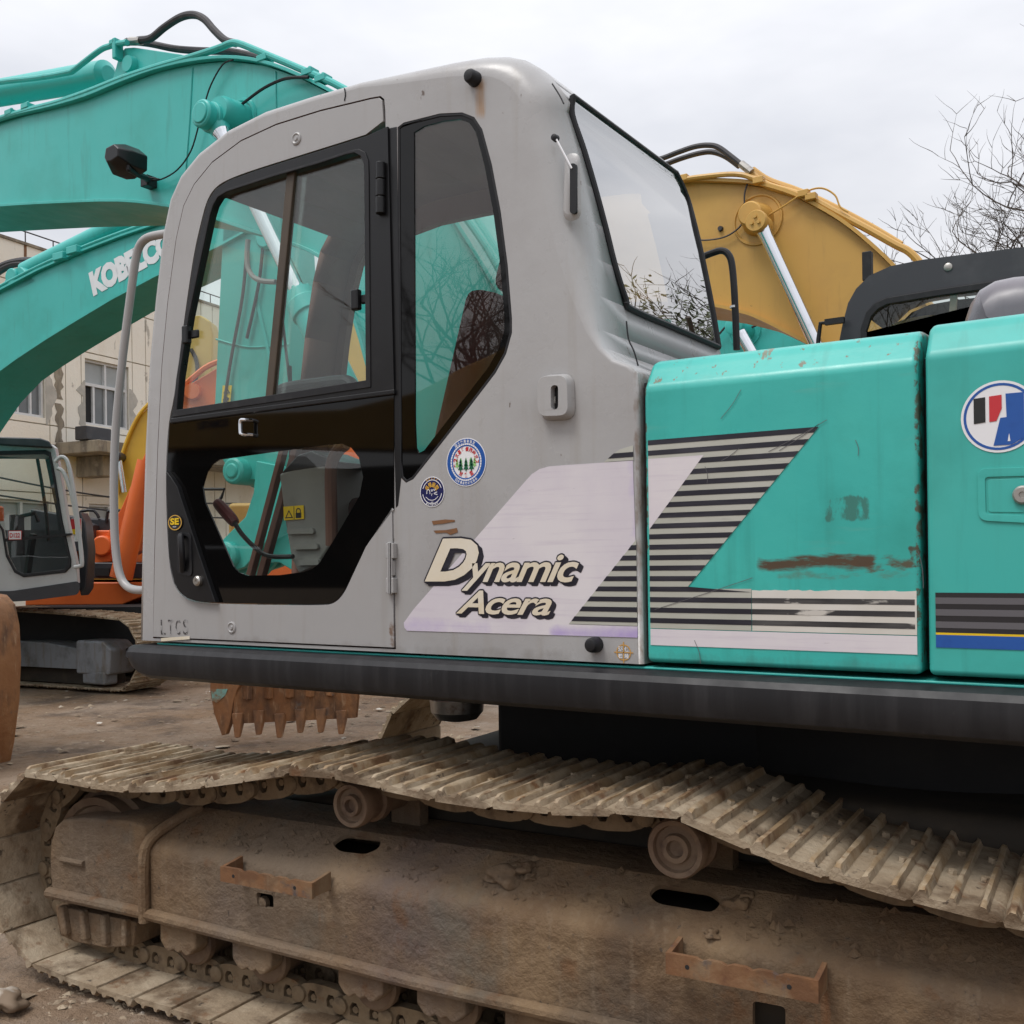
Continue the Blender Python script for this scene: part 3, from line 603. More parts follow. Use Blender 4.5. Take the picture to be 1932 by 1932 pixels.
lockc = onY((563, 968), .1545); st.prism(circle3(lockc + Vector((0, 0, .006)), .012, EX, EZ, 14), (0, -.0005, 0), [circle3(lockc + Vector((0, 0, .006)), .008, EX, EZ, 14)], mi=1); st.box(lockc + Vector((0, 0, -.008)), (.026, .001, .018), mi=1)
st.prism([onY(p, .1545) for p in ((554, 955), (555, 955), (555.5, 980), (554.5, 980))], (0, -.0005, 0), mi=1)
st.build('warning_label', ['sticker_yellow', 'sticker_black'], CAB, label='yellow warning label on the console')
b = MB(); b.tube([onY(p, .13) for p in ((652, 838), (638, 850), (627, 872), (624, 900), (625, 960), (626, 1030))], .021, 10); b.build('guard_tube', 'liner', CAB)
b = MB(); b.tube([onY(p, .13) for p in ((440, 982), (455, 1006), (480, 1032), (507, 1049), (553, 1050))], .0085, 8); LV = b.build('safety_lever', 'black_plastic', CAB)
b = MB(); b.tube([onY(p, .13) for p in ((409, 948), (416, 955), (436, 978), (443, 987))], lambda t: .017 + .005 * math.sin(t * 3.1), 10); b.build('lever_grip', 'red_grip', CAB)
b = MB(); b.tube([onY(p, .1) for p in ((520, 752), (524, 741), (545, 732), (600, 724), (645, 719), (660, 722), (666, 732), (667, 745))], .021, 10); b.build('arm_rail', 'rubber', CAB)
b = MB(); b.tube([onY(p, .35) for p in ((384, 923), (423, 923), (418, 938), (410, 950))], .006, 6, fine=0); b.build('pedal_rod', 'black_plastic', CAB)
for (a, c2, y, wd) in (((532, 842), (466, 1092), .55, .03), ((556, 842), (487, 1092), .5, .035)):
    A = onY(a, y); B = onY(c2, y); b = MB(); b.prism([A + Vector((-wd / 2, 0, 0)), A + Vector((wd / 2, 0, 0)), B + Vector((wd / 2, 0, 0)), B + Vector((-wd / 2, 0, 0))], (0, .03, 0)); b.build('travel_lever', 'liner', CAB, bevel=.004)
MB().box((-2.93, .5, 1.30), (.3, .5, .06)).build('pedal_plate', 'rubber', CAB, bevel=.01)
b = MB(); b.cyl((-3.02, .52, 2.56), (-3.02, .60, 2.0), .006, n=6); b.box((-3.05, .6, 2.1), (.012, .012, .4)); b.build('wiper', 'black_plastic', CAB)

b = MB(); b.box((-1.62, .86, 1.95), (.1, .12, .5)); b.build('rear_trim', 'black_plastic', CAB, bevel=.02)
b = MB(); b.tube([(-1.7, .5, 1.9), (-1.62, .45, 2.0), (-1.55, .5, 1.7)], .02, 8); b.build('seat_belt_tube', 'black_plastic', CAB)
b = MB(); b.box((-2.3, .82, 1.6), (.7, .2, .42)); b.build('right_console', 'console_grey', CAB, bevel=.03)
# ---------------- printing on the cab side
DY = -.0012
def flat(mb, px, y=DY, mi=0, rnd=0):
    p = PYs(px, y); 
    if rnd: p = rounded(p, rnd, 4)
    return mb.prism(p, (0, -.0005, 0), mi=mi)
DEC = MB(); flat(DEC, [(768, 1190), (763, 1184), (762, 1175), (780, 1150), (993, 906), (1003, 895), (1018, 885), (1036, 880), (1060, 878), (1194, 869), (1199, 1020), (1074, 1178), (1203, 1182), (1203, 1203)])
make('decal_lilac', (.63, .585, .635), .45, layers=[((.71, .675, .69), 3, .42, .62, .8), ((.52, .46, .54), 12, .52, .7, .5, (.25, 1, 6)), ((.26, .22, .24), 34, .685, .725, .6, (.3, 1, 2.2))])
x1 = onY((1200, 900), 0).x
zone(M('decal_lilac'), (.33, .22, .58), (x1 - .03, x1 + .2, 1.54, 1.85), .85, 9, .32, .9, .035)
zone(M('decal_lilac'), (.33, .22, .58), (-1.48, -1.1, 1.25, 1.318), .9, 7, .22, .75, .02)
zone(M('decal_lilac'), (.40, .30, .60), (-2.1, -1.66, 1.25, 1.335), .8, 7, .32, .95, .03)
DEC.build('side_decal', 'decal_lilac', CAB, label='faded lilac panel decal on the cab side')
# shared stripes: dark bars every 27 mm of height on a pale ground
Z0 = onY((1211, 832), 0).z; STP = .02715; BAR = .0128
def clip_x(poly, z):
    xs = []
    for i in range(len(poly)):
        a, c = poly[i], poly[(i + 1) % len(poly)]
        if (a.z - z) * (c.z - z) < 0: xs.append(a.x + (c.x - a.x) * (z - a.z) / (c.z - a.z))
    return sorted(xs)
def bars(mb, poly, y, mi=0, ks=range(20), h=BAR):
    for k in ks:
        zt = Z0 - STP * k; zb = zt - h
        a = clip_x(poly, zt - .0006); c = clip_x(poly, zb + .0006)
        if len(a) < 2 or len(c) < 2: continue
        mb.prism([Vector((a[0], y, zt)), Vector((a[-1], y, zt)), Vector((c[-1], y, zb)), Vector((c[0], y, zb))], (0, -.0005, 0), mi=mi)
cabS1 = PYs([(1074, 1177), (1201, 1018), (1203, 1181)], 0); cabS2 = PYs([(1140, 872), (1156, 858), (1170, 848), (1195, 840), (1196, 868)], 0)
for poly in (cabS1, cabS2):
    b = MB(); b.prism([Vector((p.x, DY - .0006, p.z)) for p in poly], (0, -.0004, 0), mi=0); bars(b, poly, DY - .0013, 1)
    b.build('stripe_decal', ['decal_pale', 'decal_black'], CAB)
# lettering with outline and drop
def sign(body, x0, x1, zb, zt, shear, bold, outline, drop, name):
    v, f = text_mesh(body, bold, shear, .92, 4)
    ax0 = min(p.x for p in v); ax1 = max(p.x for p in v); ay0 = 0; ay1 = max(p.y for p in text_mesh('D', bold, 0)[0])
    ref = text_mesh(body[0], bold, shear)[0]
    sx = (x1 - x0) / (ax1 - ax0); ay0 = min(p.y for p in ref); sz = (zt - zb) / (max(p.y for p in ref) - ay0)
    b = MB()
    steps = 5
    for k in range(-1, steps + 1):
        for q in range(8):
            if k not in (-1, 0, steps) and q % 4: continue
            e = outline if k < steps else outline * .6; ox, oz = e * math.cos(q * math.pi / 4), e * math.sin(q * math.pi / 4); kk = max(k, 0)
            b.add([Vector((x0 + (p.x - ax0) * sx + ox + drop * kk / steps, DY - .0012 - .00002 * (8 * (steps - k) + q), zb + (p.y - ay0) * sz + oz - drop * .8 * kk / steps)) for p in v], f, 1)
    b.add([Vector((x0 + (p.x - ax0) * sx, DY - .0032, zb + (p.y - ay0) * sz)) for p in v], f, 0)
    b.build(name, ['cream_print', 'decal_black'], CAB)
X = lambda px, py: onY((px, py), 0).x
Z = lambda px, py: onY((px, py), 0).z
sign('D', X(803, 1098), X(905, 1050), Z(830, 1097), Z(850, 1016), .42, .045, .0052, .013, 'brand_lettering')
sign('ynamic', X(872, 1098), X(1094, 1080), Z(960, 1115), Z(960, 1062), .42, .018, .0042, .011, 'brand_lettering')
sign('Acera', X(862, 1159), X(1043, 1159), Z(900, 1158), Z(900, 1114), .42, .018, .0042, .011, 'brand_lettering')
b = MB()
for px in ([(815, 983), (840, 980), (858, 981), (858, 984), (836, 988), (817, 990)], [(818, 1001), (842, 1000), (862, 996), (864, 1004), (850, 1009), (842, 1005), (822, 1006)]): flat(b, px, DY)
b.build('scrape', 'rust_smear', CAB)
# round stickers
def arc_text(mb, body, c, r, a0, a1, size, mi, flip=False, y=-.003, bold=.02):
    for k, ch in enumerate(body):
        a = R_(a0 + (a1 - a0) * (k / max(1, len(body) - 1))); d = Vector((math.cos(a), 0, math.sin(a)))
        ey = -d if flip else d; ex = Vector((ey.z, 0, -ey.x))
        text_fit(mb, ch, Vector((c.x, y, c.z)) + d * r, ex, ey, height=size, width=size * .85, nrm=-EY, lift=0, bold=bold, mi=mi, center=True)
def disc(mb, c, r, mi, y, hole=None): mb.prism(circle3((c.x, y, c.z), r, EX, EZ, 48), (0, -.0003, 0), [circle3((c.x, y, c.z), hole, EX, EZ, 48)] if hole else (), mi=mi)
c = onY((880, 872), 0); r = .0705
b = MB(); disc(b, c, r, 0, DY); disc(b, c, r * .96, 1, DY - .0005, r * .66)
for k in range(44):
    a = 2 * math.pi * k / 44; d = Vector((math.cos(a), 0, math.sin(a))); t = Vector((-d.z, 0, d.x))
    p = Vector((c.x, DY - .001, c.z)) + d * r * .745
    b.prism([p + d * .0022 + t * .0032, p - d * .0022 + t * .0032, p - d * .0022 - t * .0032, p + d * .0022 - t * .0032], (0, -.0003, 0), mi=0)
arc_text(b, '国土交通省指定', c, r * .865, 125, 62, .0095, 0, y=DY - .0012)
arc_text(b, '日本建設機械化協会', c, r * .865, 235, 305, .0085, 0, True, y=DY - .0012)
arc_text(b, '第2次基準値排出ガス', c, r * .545, 190, 0, .0135, 2, y=DY - .0012, bold=.035)
arc_text(b, '対策型', c, r * .53, 240, 300, .0145, 2, True, y=DY - .0012, bold=.035)
def fir(mb, x, z, s, mi, y):
    for k, (w_, h0, h1) in enumerate(((.5, 0, .5), (.4, .3, .78), (.28, .58, 1.0))): mb.prism([Vector((x - w_ * s * .55, y, z + h0 * s)), Vector((x + w_ * s * .55, y, z + h0 * s)), Vector((x, y, z + h1 * s))], (0, -.0003, 0), mi=mi)
    mb.prism([Vector((x - .06 * s, y, z - .16 * s)), Vector((x + .06 * s, y, z - .16 * s)), Vector((x + .06 * s, y, z)), Vector((x - .06 * s, y, z))], (0, -.0003, 0), mi=mi)
for dx in (-.032, -.018, 0, .016, .03): fir(b, c.x + dx, c.z - .012, .026, 4, DY - .0009)
for dx in (-.0195, 0, .0195): fir(b, c.x + dx, c.z - .021, .034, 3, DY - .0014)
b.build('emission_sticker', ['sticker_white', 'sticker_blue', 'sticker_red', 'sticker_green', 'sticker_lime'], CAB, label='round blue and white sticker with three green firs')
c = onY((816, 928), 0); r = .0455
b = MB(); disc(b, c, r, 0, DY); disc(b, c, r * .94, 1, DY - .0005); disc(b, c, r * .80, 0, DY - .0008, r * .75)
for sgn in (-1, 1): b.prism(rounded([Vector((c.x + sgn * r * q[0], DY - .0011, c.z + r * q[1])) for q in ((.66, .25), (.9, .2), (.9, -.15), (.66, -.1))], .004), (0, -.0003, 0), mi=1)
arc_text(b, '低騒音型', c, r * .47, 146, 34, .0155, 2, y=DY - .0016, bold=.04)
arc_text(b, '建設省指定', c, r * .87, 118, 62, .0055, 2, y=DY - .0016)
arc_text(b, '国土交通省指定', c, r * .87, 240, 300, .0055, 0, True, y=DY - .0016)
def stroke(mb, pts, wd, mi, y):
    pts = smooth_path([Vector(p) for p in pts], 4)
    for i in range(len(pts) - 1):
        t = (pts[i + 1] - pts[i]).normalized(); q = Vector((-t.z, 0, t.x)) * wd / 2
        mb.prism([pts[i] + q, pts[i + 1] + q, pts[i + 1] - q, pts[i] - q], (0, -.0003, 0), mi=mi)
cp = lambda a, z_: Vector((c.x + r * a, DY - .0016, c.z + r * z_))
stroke(b, [cp(-.5, -.32), cp(-.25, -.5), cp(0, -.55), cp(.25, -.5), cp(.5, -.32)], .0018, 0, 0)
stroke(b, [cp(-.42, -.12), cp(-.4, .08), cp(-.3, .16), cp(-.18, .08), cp(-.16, -.14)], .0022, 0, 0); stroke(b, [cp(.14, -.12), cp(.42, -.02)], .0022, 0, 0); stroke(b, [cp(.14, -.12), cp(.44, -.2)], .002, 0, 0)
stroke(b, [cp(-.06, .16), cp(0, .02), cp(.08, .16)], .002, 0, 0); stroke(b, [cp(.14, .18), cp(.2, .06), cp(.28, .18)], .0018, 0, 0); stroke(b, [cp(0, -.1), cp(-.02, -.26)], .0018, 0, 0); stroke(b, [cp(-.1, -.68), cp(.1, -.68)], .0018, 0, 0)
b.build('noise_sticker', ['sticker_white', 'sticker_navy', 'sticker_gold'], CAB, label='small navy round sticker with gold characters')
c = onY((1177, 1231), 0); b = MB()
disc(b, c, .0215, 0, DY, .0185)
for d in (EX, EZ): t = Vector((d.z, 0, d.x)); q = Vector((c.x, DY, c.z)); b.prism([q - d * .028 - t * .0014, q + d * .028 - t * .0014, q + d * .028 + t * .0014, q - d * .028 + t * .0014], (0, -.0004, 0), mi=0)
for (dx, dz, ch) in ((-.009, .009, '环'), (.009, .009, '保'), (-.009, -.009, '检'), (.009, -.009, '验')): text_fit(b, ch, (c.x + dx, DY, c.z + dz), EX, EZ, height=.013, width=.013, nrm=-EY, lift=.0008, bold=.03, mi=1, center=True)
b.build('inspection_mark', ['orange_mark', 'white_print'], CAB)
# ---------------- engine-side panels: section (y, z) with a soft shoulder
def shoulder(zt, zb=1.228, depth=.32):
    s = [(0, zb), (0, zt - .085)]
    for k in range(1, 9):
        a = k / 8; s.append((.012 * k if k < 5 else .048 + .011 * (k - 4) ** 1.3, zt - .085 + (.0165 * k if k < 5 else .066 + .019 * math.sin((k - 4) / 4 * math.pi / 2))))
    s += [(depth, zt + .012), (depth, zb)]
    return s
def panel(name, x0, x1, zt0, zt1, mat, label=None, parent=EXC):
    nx = 12; sec0 = shoulder(zt0); sec1 = shoulder(zt1); v = []; f = []; n = len(sec0)
    for i in range(nx + 1):
        t = i / nx; x = x0 + (x1 - x0) * t
        for (a, c) in zip(sec0, sec1): v.append(Vector((x, a[0] + (c[0] - a[0]) * t, a[1] + (c[1] - a[1]) * t)))
    for i in range(nx):
        for k in range(n): f.append((i * n + k, i * n + (k + 1) % n, (i + 1) * n + (k + 1) % n, (i + 1) * n + k))
    f += [tuple(range(n)), tuple(range(nx * n, (nx + 1) * n))]
    o = obj(name, mesh(name, v, f, mat, 40), parent, bevel=.014, seg=3, label=label); return o
HX0, HX1 = -1.183, -.503
HOOD = panel('side_hatch', HX0, HX1, 2.028, 2.022, 'teal_hood', 'scratched teal side hatch with stripe decal and rust band')
xh0 = X(1420, 1060); xh1 = X(1738, 1060)
zone(M('teal_hood'), (.085, .035, .014), (xh0, xh0 + .3, Z(1560, 1080), Z(1560, 1040)), .95, 22, .36, .52, .02, (.3, 1, 1.3))
zone(M('teal_hood'), (.10, .055, .025), (xh0 + .22, xh1, Z(1560, 1086), Z(1560, 1040)), .9, 26, .45, .57, .024, (.45, 1, 1.2))
zone(M('teal_hood'), (.07, .04, .02), (xh1 - .03, xh1, Z(1560, 1075), Z(1560, 1030)), .9, 30, .42, .52, .01)
zone(M('teal_hood'), (.12, .10, .05), (xh0 + .04, xh1, Z(1560, 1104), Z(1560, 1066)), .75, 22, .47, .68, .03, (.5, 1, 1.2))
zone(M('teal_hood'), (.045, .13, .10), (X(1550, 950), X(1645, 950), Z(1600, 990), Z(1600, 928)), .75, 20, .42, .5, .018, (1.2, 1, .5))
zone(M('teal_hood'), (.20, .17, .11), (X(1420, 640), X(1448, 640), Z(1430, 680), Z(1430, 640)), .9, 45, .45, .5, .012, (2, 1, .5))
zone(M('teal_hood'), (.16, .12, .07), (HX0, HX1, 1.945, 2.04), .9, 38, .60, .635, .01, (1.2, 1, .6))
zone(M('teal_hood'), (.10, .065, .035), (HX0 - .1, HX0 + .012, 1.5, 2.03), .9, 30, .46, .53, .008)
zone(M('teal_hood'), (.10, .065, .035), (HX1 - .014, HX1 + .1, 1.25, 2.03), .9, 26, .50, .56, .008)
zone(M('teal_hood'), (.06, .13, .105), (-1.3, -.4, 1.1, 1.27), .6, 16, .40, .75, .03, (1, 1, .5))
PAN = panel('rear_hatch', -.488, .75, 2.032, 2.04, 'teal', 'teal rear hatch with round logo and pressed handle recess')
# stripes on the hatch
HY = -.0012
outer = PYs([(1211, 832), (1545, 804), (1295, 1111), (1418, 1111), (1418, 1190), (1217, 1186)], 0)
outer[0].x = outer[-1].x = HX0 + .012; outer[1].z = outer[0].z; zb_ = outer[-1].z = outer[-2].z
tz = Z0
b = MB(); b.prism([Vector((p.x, HY, p.z)) for p in outer], (0, -.0004, 0), mi=0)
wt = PYs([(1213, 862), (1328, 856), (1213, 1000)], 0); wt[0].x = HX0 + .012; wt[2].x = HX0 + .012
wt[0].z = Z0 - STP * 2 + .006; wt[1].z = wt[0].z
b.prism([Vector((p.x, HY - .0005, p.z)) for p in wt], (0, -.0003, 0), mi=2)
# bars stop at the white wedge
mid = PYs([(1545, 804), (1295, 1111), (1213, 1111), (1213, 1000), (1328, 856)], 0); mid[0].z = Z0
right_edge = lambda z: outer[1].x + (outer[2].x - outer[1].x) * (outer[1].z - z) / (outer[1].z - outer[2].z)
left_edge = lambda z: max(HX0 + .012, wt[1].x + (wt[2].x - wt[1].x) * (wt[1].z - z) / (wt[1].z - wt[2].z)) if z < wt[1].z else HX0 + .012
for k in range(20):
    zt = Z0 - STP * k; zb = zt - BAR
    if zb < zb_ - .004: break
    rt_ = [right_edge(q) if q > outer[2].z else outer[3].x for q in (zt, zb)]
    b.prism([Vector((left_edge(zt), HY - .0008, zt)), Vector((rt_[0], HY - .0008, zt)), Vector((rt_[1], HY - .0008, zb)), Vector((left_edge(zb), HY - .0008, zb))], (0, -.0003, 0), mi=1)
b.build('stripe_decal', ['decal_pale', 'decal_black', 'decal_white'], HOOD, label='black and pale slanted stripe decal')
b = MB(); x0, x1 = outer[3].x + .001, HX1 - .008; zt_, zb2 = Z(1580, 1113), zb_
jag = [Vector((x0 + (x1 - x0) * i / 40, HY, zt_ - .003 * random.random())) for i in range(41)]
b.prism([Vector((x0, HY, zb2)), Vector((x1, HY, zb2))] + jag[::-1], (0, -.0004, 0), mi=0)
for k in range(20):
    zt = Z0 - STP * k; zb = zt - BAR
    if zt > zt_ - .002 or zb < zb2 - .006: continue
    b.prism([Vector((x0, HY - .0006, zt)), Vector((x1 - .004, HY - .0006, zt)), Vector((x1 - .004, HY - .0006, zb)), Vector((x0, HY - .0006, zb))], (0, -.0003, 0), mi=1)
b.build('stripe_decal', ['decal_worn', 'decal_worn_black'], HOOD, label='badly worn peeling stripe decal')
b = MB(); b.prism([Vector(p) for p in ((HX0 + .012, HY, zb2 - .002), (HX1 - .008, HY, zb2 - .002), (HX1 - .008, HY, zb2 - .044), (HX0 + .012, HY, zb2 - .044))], (0, -.0004, 0)); b.build('white_band', 'decal_white', HOOD)
# scratches on the hatch
for (a, c_) in (((1398, 735), (1360, 790)), ((1545, 800), (1470, 850)), ((1560, 792), (1450, 852)), ((1614, 830), (1619, 860)), ((1310, 1208), (1322, 1252)), ((1733, 1040), (1742, 1110)), ((1235, 1150), (1420, 1090)), ((1395, 845), (1360, 870)), ((1330, 880), (1334, 912))):
    b = MB(); stroke(b, [onY(a, HY - .0014), onY(((a[0] + c_[0]) / 2 + 3, (a[1] + c_[1]) / 2), HY - .0014), onY(c_, HY - .0014)], .0013, 0, 0); b.build('scratch', 'stripe_grey', HOOD)
# right-hand panel: bands, logo, handle recess
x0, x1 = -.483 + .012, .7
b = MB()
def band(z0, z1, mi, y=HY): b.prism([Vector((x0, y, z0)), Vector((x1, y, z0)), Vector((x1, y, z1)), Vector((x0, y, z1))], (0, -.0004, 0), mi=mi)
zz = lambda v_: onY((1757, v_), 0).z
band(zz(1193), zz(1118), 0)
for v0 in (1127, 1149, 1172): band(zz(v0 + 12), zz(v0), 1, HY - .0006)
band(zz(1197), zz(1193), 2); band(zz(1221), zz(1197), 3)
b.build('band_decal', ['stripe_dark', 'stripe_grey', 'sticker_yellow', 'sticker_blue'], PAN, label='grey black yellow and blue band decal')
c = onY((1886, 786), 0); r = onY((1886, 718), 0).z - c.z
b = MB(); disc(b, c, r, 0, HY); disc(b, c, r * .93, 1, HY - .0005, r * .86)
lg = lambda q: [Vector((c.x + r * a, HY - .001, c.z + r * z_)) for a, z_ in q]
b.prism(lg([(-.66, .55), (-.36, .57), (-.36, -.13), (-.66, -.16)]), (0, -.0004, 0), mi=2)
b.prism(lg([(-.26, .58), (.06, .60), (.06, .22), (-.08, -.12), (-.26, -.13)]), (0, -.0004, 0), mi=3)
b.prism(lg([(.16, .62), (.62, .62), (.62, -.62), (.3, -.80), (-.16, -.80), (.02, -.04), (.18, -.03)]), (0, -.0004, 0), mi=1)
b.prism(lg([(.20, -.7), (.24, -.48), (.27, -.7)]), (0, -.0008, 0), mi=0)
b.build('logo_sticker', ['sticker_white', 'sticker_blue', 'sticker_black', 'sticker_red'], PAN, label='round white sticker with black red and blue blocks')
rim0 = [onY(p, -.004) for p in ((1844, 884), (2000, 880), (2000, 990), (1846, 982))]; rim0 = rounded(rim0, .02, 5)
pr = [onY(p, -.0035) for p in ((1858, 900), (2000, 896), (2000, 974), (1860, 970))]
b = MB(); b.prism(rim0, (0, .005, 0), [rounded(pr, .008, 4)]); b.build('handle_surround', 'teal', PAN, bevel=.004, seg=3)
b = MB(); b.prism(rounded([onY(p, -.002) for p in ((1863, 905), (1998, 900), (1998, 968), (1865, 966))], .006, 3), (0, .004, 0)); b.build('handle_flap', 'teal', PAN, bevel=.003)
MB().lathe(onY((1930, 934), -.002), -EY, [(0, .02), (.008, .02), (.012, .016), (.012, .007), (.008, .006)], 20).build('hatch_lock', 'steel', PAN)
# body behind the hatches, deck and counter parts
MB().box((-.25, .78, 1.62), (1.80, .9, .76)).build('engine_body', 'dark_void', EXC)
MB().box((-.2, 1.95, 1.6), (1.9, 1.4, .75)).build('engine_cover', 'teal', EXC, bevel=.05, seg=3)
MB().box((-2.6, 2.0, 1.45), (1.3, 1.2, .5)).build('fuel_tank', 'teal', EXC, bevel=.05, seg=3)
# seal between cab and hatch, and between the hatches
MB().box((-1.189, .06, 1.6), (.007, .07, .72)).build('gap_seal', 'rubber', EXC)
MB().box((-.4955, .1, 1.6), (.012, .07, .7)).build('gap_seal', 'rubber', EXC)
# side rail
sec = [(.30, 1.208), (-.035, 1.208), (-.055, 1.200), (-.066, 1.185), (-.068, 1.165), (-.066, 1.125), (-.058, 1.105), (-.04, 1.092), (0, 1.086), (.30, 1.08)]
v = []; f = []; n = len(sec); xs = [-3.225, -3.218, -3.20, -3.17, -3.12] + [-3 + .25 * i for i in range(16)]
for x in xs:
    t = min(1, (x + 3.225) / .11); lift = (1 - math.sqrt(max(0, 1 - (1 - t) ** 2))) * .07
    for (y, z) in sec: v.append(Vector((x, y, z + (lift if z < 1.15 else 0) - 0)))
for i in range(len(xs) - 1):
    for k in range(n): f.append((i * n + k, i * n + (k + 1) % n, (i + 1) * n + (k + 1) % n, (i + 1) * n + k))
f += [tuple(range(n)), tuple(range((len(xs) - 1) * n, len(xs) * n))]
obj('side_rail', mesh('side_rail', v, f, 'rail_black', 30), EXC, bevel=.006)
MB().box((-1.3, .2, 1.2115), (3.7, .38, .007)).build('deck_edge', 'teal', EXC, bevel=.003)
MB().box((-1.2, 1.37, 1.145), (3.9, 2.1, .1)).build('deck_plate', 'dark_void', EXC)
# rail at the right of the cab and the exhaust cover
b = MB(); b.tube([onY(p, 1.12) for p in ((1300, 497), (1318, 488), (1345, 477), (1362, 473), (1374, 480), (1381, 500), (1386, 560), (1390, 660))], .0125, 10); b.build('hand_rail', 'rail_black', EXC)
MB().cyl(onY((1384.5, 577), 1.12), onY((1384.7, 581), 1.12), .0145, n=12).build('rail_clip', 'white_print', EXC)
# exhaust cover: lozenge dome
b = MB(); px = [(1806, 640), (1808, 590), (1818, 560), (1838, 533), (1868, 515), (1905, 507), (1950, 503), (2100, 498), (2100, 640)]
pr = PYs(px, .42); K2_ = 5
rings = []
cx = sum(pr, Vector()) / len(pr)
for k in range(K2_ + 1):
    a = k / K2_ * math.pi / 2; ins = .09 * (1 - math.sin(a)); yy = .42 + .11 * (1 - math.cos(a)) 
    rings.append([Vector((p.x + (ins if p.x < cx.x else -ins) * (1 if p.x < cx.x - .1 else .3), yy, p.z - ins * (1 if p.z > 1.98 else 0))) for p in pr])
rings.append([Vector((p.x, .85, p.z)) for p in pr])
v = [p for r_ in rings for p in r_]; n = len(pr); f = [(k * n + i, k * n + (i + 1) % n, (k + 1) * n + (i + 1) % n, (k + 1) * n + i) for k in range(len(rings) - 1) for i in range(n)] + [tuple(range(n))]
obj('exhaust_cover', mesh('exhaust_cover', v, f, 'muffler', 50), EXC)

# ---------------- boom
BY = 1.36; BT = .46; CYL = BY - .16
bt_px = [(-420, 345), (-200, 292), (0, 230), (100, 206), (167, 187), (233, 160), (300, 136), (367, 121), (433, 115), (500, 123), (567, 147), (644, 187), (705, 232), (760, 284), (818, 355), (870, 432), (915, 505), (955, 572), (1000, 655), (1050, 760)]
bb_px = [(1050, 830), (1010, 880), (955, 895), (880, 900), (795, 890), (735, 800), (690, 640), (655, 540), (617, 486), (540, 452), (482, 434), (398, 406), (327, 388), (233, 378), (120, 381), (0, 388), (-200, 405), (-420, 430)]
bt = PYs(bt_px, BY); bb = PYs(bb_px, BY)
BOOM = MB(); BOOM.prism(bt + bb, (0, BT, 0)); BOOM = BOOM.build('boom', 'teal_boom', EXC, bevel=.008)
def flange(line, y0, y1, th, side):
    n = len(line); v = []; f = []
    for i, p in enumerate(line):
        t = (line[min(i + 1, n - 1)] - line[max(i - 1, 0)]).normalized(); q = Vector((-t.z, 0, t.x)) * side * th
        v += [Vector((p.x, y0, p.z)), Vector((p.x, y1, p.z)), Vector((p.x + q.x, y1, p.z + q.z)), Vector((p.x + q.x, y0, p.z + q.z))]
    for i in range(n - 1): f += [(i * 4 + k, i * 4 + (k + 1) % 4, i * 4 + 4 + (k + 1) % 4, i * 4 + 4 + k) for k in range(4)]
    f += [(0, 1, 2, 3), tuple(4 * (n - 1) + k for k in range(4))]
    return v, f
b = MB(); b.add(*flange(smooth_path(bt, 3), BY - .035, BY + BT + .035, .018, 1)); b.build('top_plate', 'teal_boom', BOOM, bevel=.003)
b = MB(); b.add(*flange(smooth_path(bb, 3), BY - .035, BY + BT + .035, .018, 1)); b.build('bottom_plate', 'teal_boom', BOOM, bevel=.003)
# lug plate for the arm cylinder, its pin and barrel
lug = PYs([(205, 175), (218, 128), (225, 102), (236, 90), (252, 89), (340, 102), (385, 113), (405, 122), (300, 148)], BY + .10)
b = MB(); b.prism(lug, (0, .05, 0)); b.prism([p + Vector((0, .22, 0)) for p in lug], (0, .05, 0)); b.build('lug_plate', 'teal_boom', BOOM, bevel=.006)
MB().lathe(onY((239, 119), BY + .06), EY, [(0, .046), (.03, .052), (.4, .052), (.43, .046)], 24).build('arm_cylinder_pin', 'teal_boom', BOOM)
A = onY((205, 140), BY + .21); B = onY((-330, 232), BY + .21)
b = MB(); b.lathe(A, (B - A), [(0, .05), (.03, .085), (1.6, .085), (1.62, .095), (2.3, .095)], 24); b.build('arm_cylinder', 'teal_boom', BOOM)
b = MB(); b.tube([onY(p, BY + .05) for p in ((-60, 168), (0, 155), (70, 147), (128, 137), (140, 132), (158, 118), (190, 94), (207, 87), (222, 83), (240, 80))], .017, 10)
b.build('feed_pipe', 'teal_boom', BOOM)
b = MB(); b.box(onY((222, 94), BY + .06), (.03, .06, .12)); b.box(onY((218, 82), BY + .06), (.05, .06, .03)); b.build('pipe_clamp', 'teal_boom', BOOM, bevel=.006)
b = MB(); b.tube([onY(p, BY - .02) for p in ((-60, 246), (0, 224), (60, 206), (110, 193), (167, 173), (233, 147), (300, 125), (367, 106), (415, 90), (432, 83), (445, 81), (462, 86), (510, 106), (567, 130), (650, 168), (720, 222), (780, 286), (850, 372), (920, 470), (975, 575))], .018, 10, fine=4); b.build('feed_pipe', 'teal_boom', BOOM)
for off, pts in ((.12, ((700, 205), (760, 262), (830, 350), (890, 428), (938, 505), (985, 585))), (.2, ((705, 200), (765, 256), (838, 345), (902, 422), (950, 500), (995, 580)))):
    b = MB(); b.tube([onY(p, BY + off) for p in pts], .024, 10); b.build('feed_pipe', 'teal_boom', BOOM)
for p in ((22, 214), (53, 202), (500, 112), (585, 138), (610, 150)):
    b = MB(); b.box(onY(p, BY - .01), (.07, .06, .032)); b.cyl(onY(p, BY - .01), onY(p, BY - .01) + Vector((0, 0, .034)), .01, n=8); b.build('pipe_clamp', 'teal_boom', BOOM, bevel=.005)
b = MB(); b.tube([onY(p, BY - .002) for p in ((363, 128), (358, 220), (352, 300), (346, 386))], .005, 6); b.build('weld_seam', 'teal_boom', BOOM)
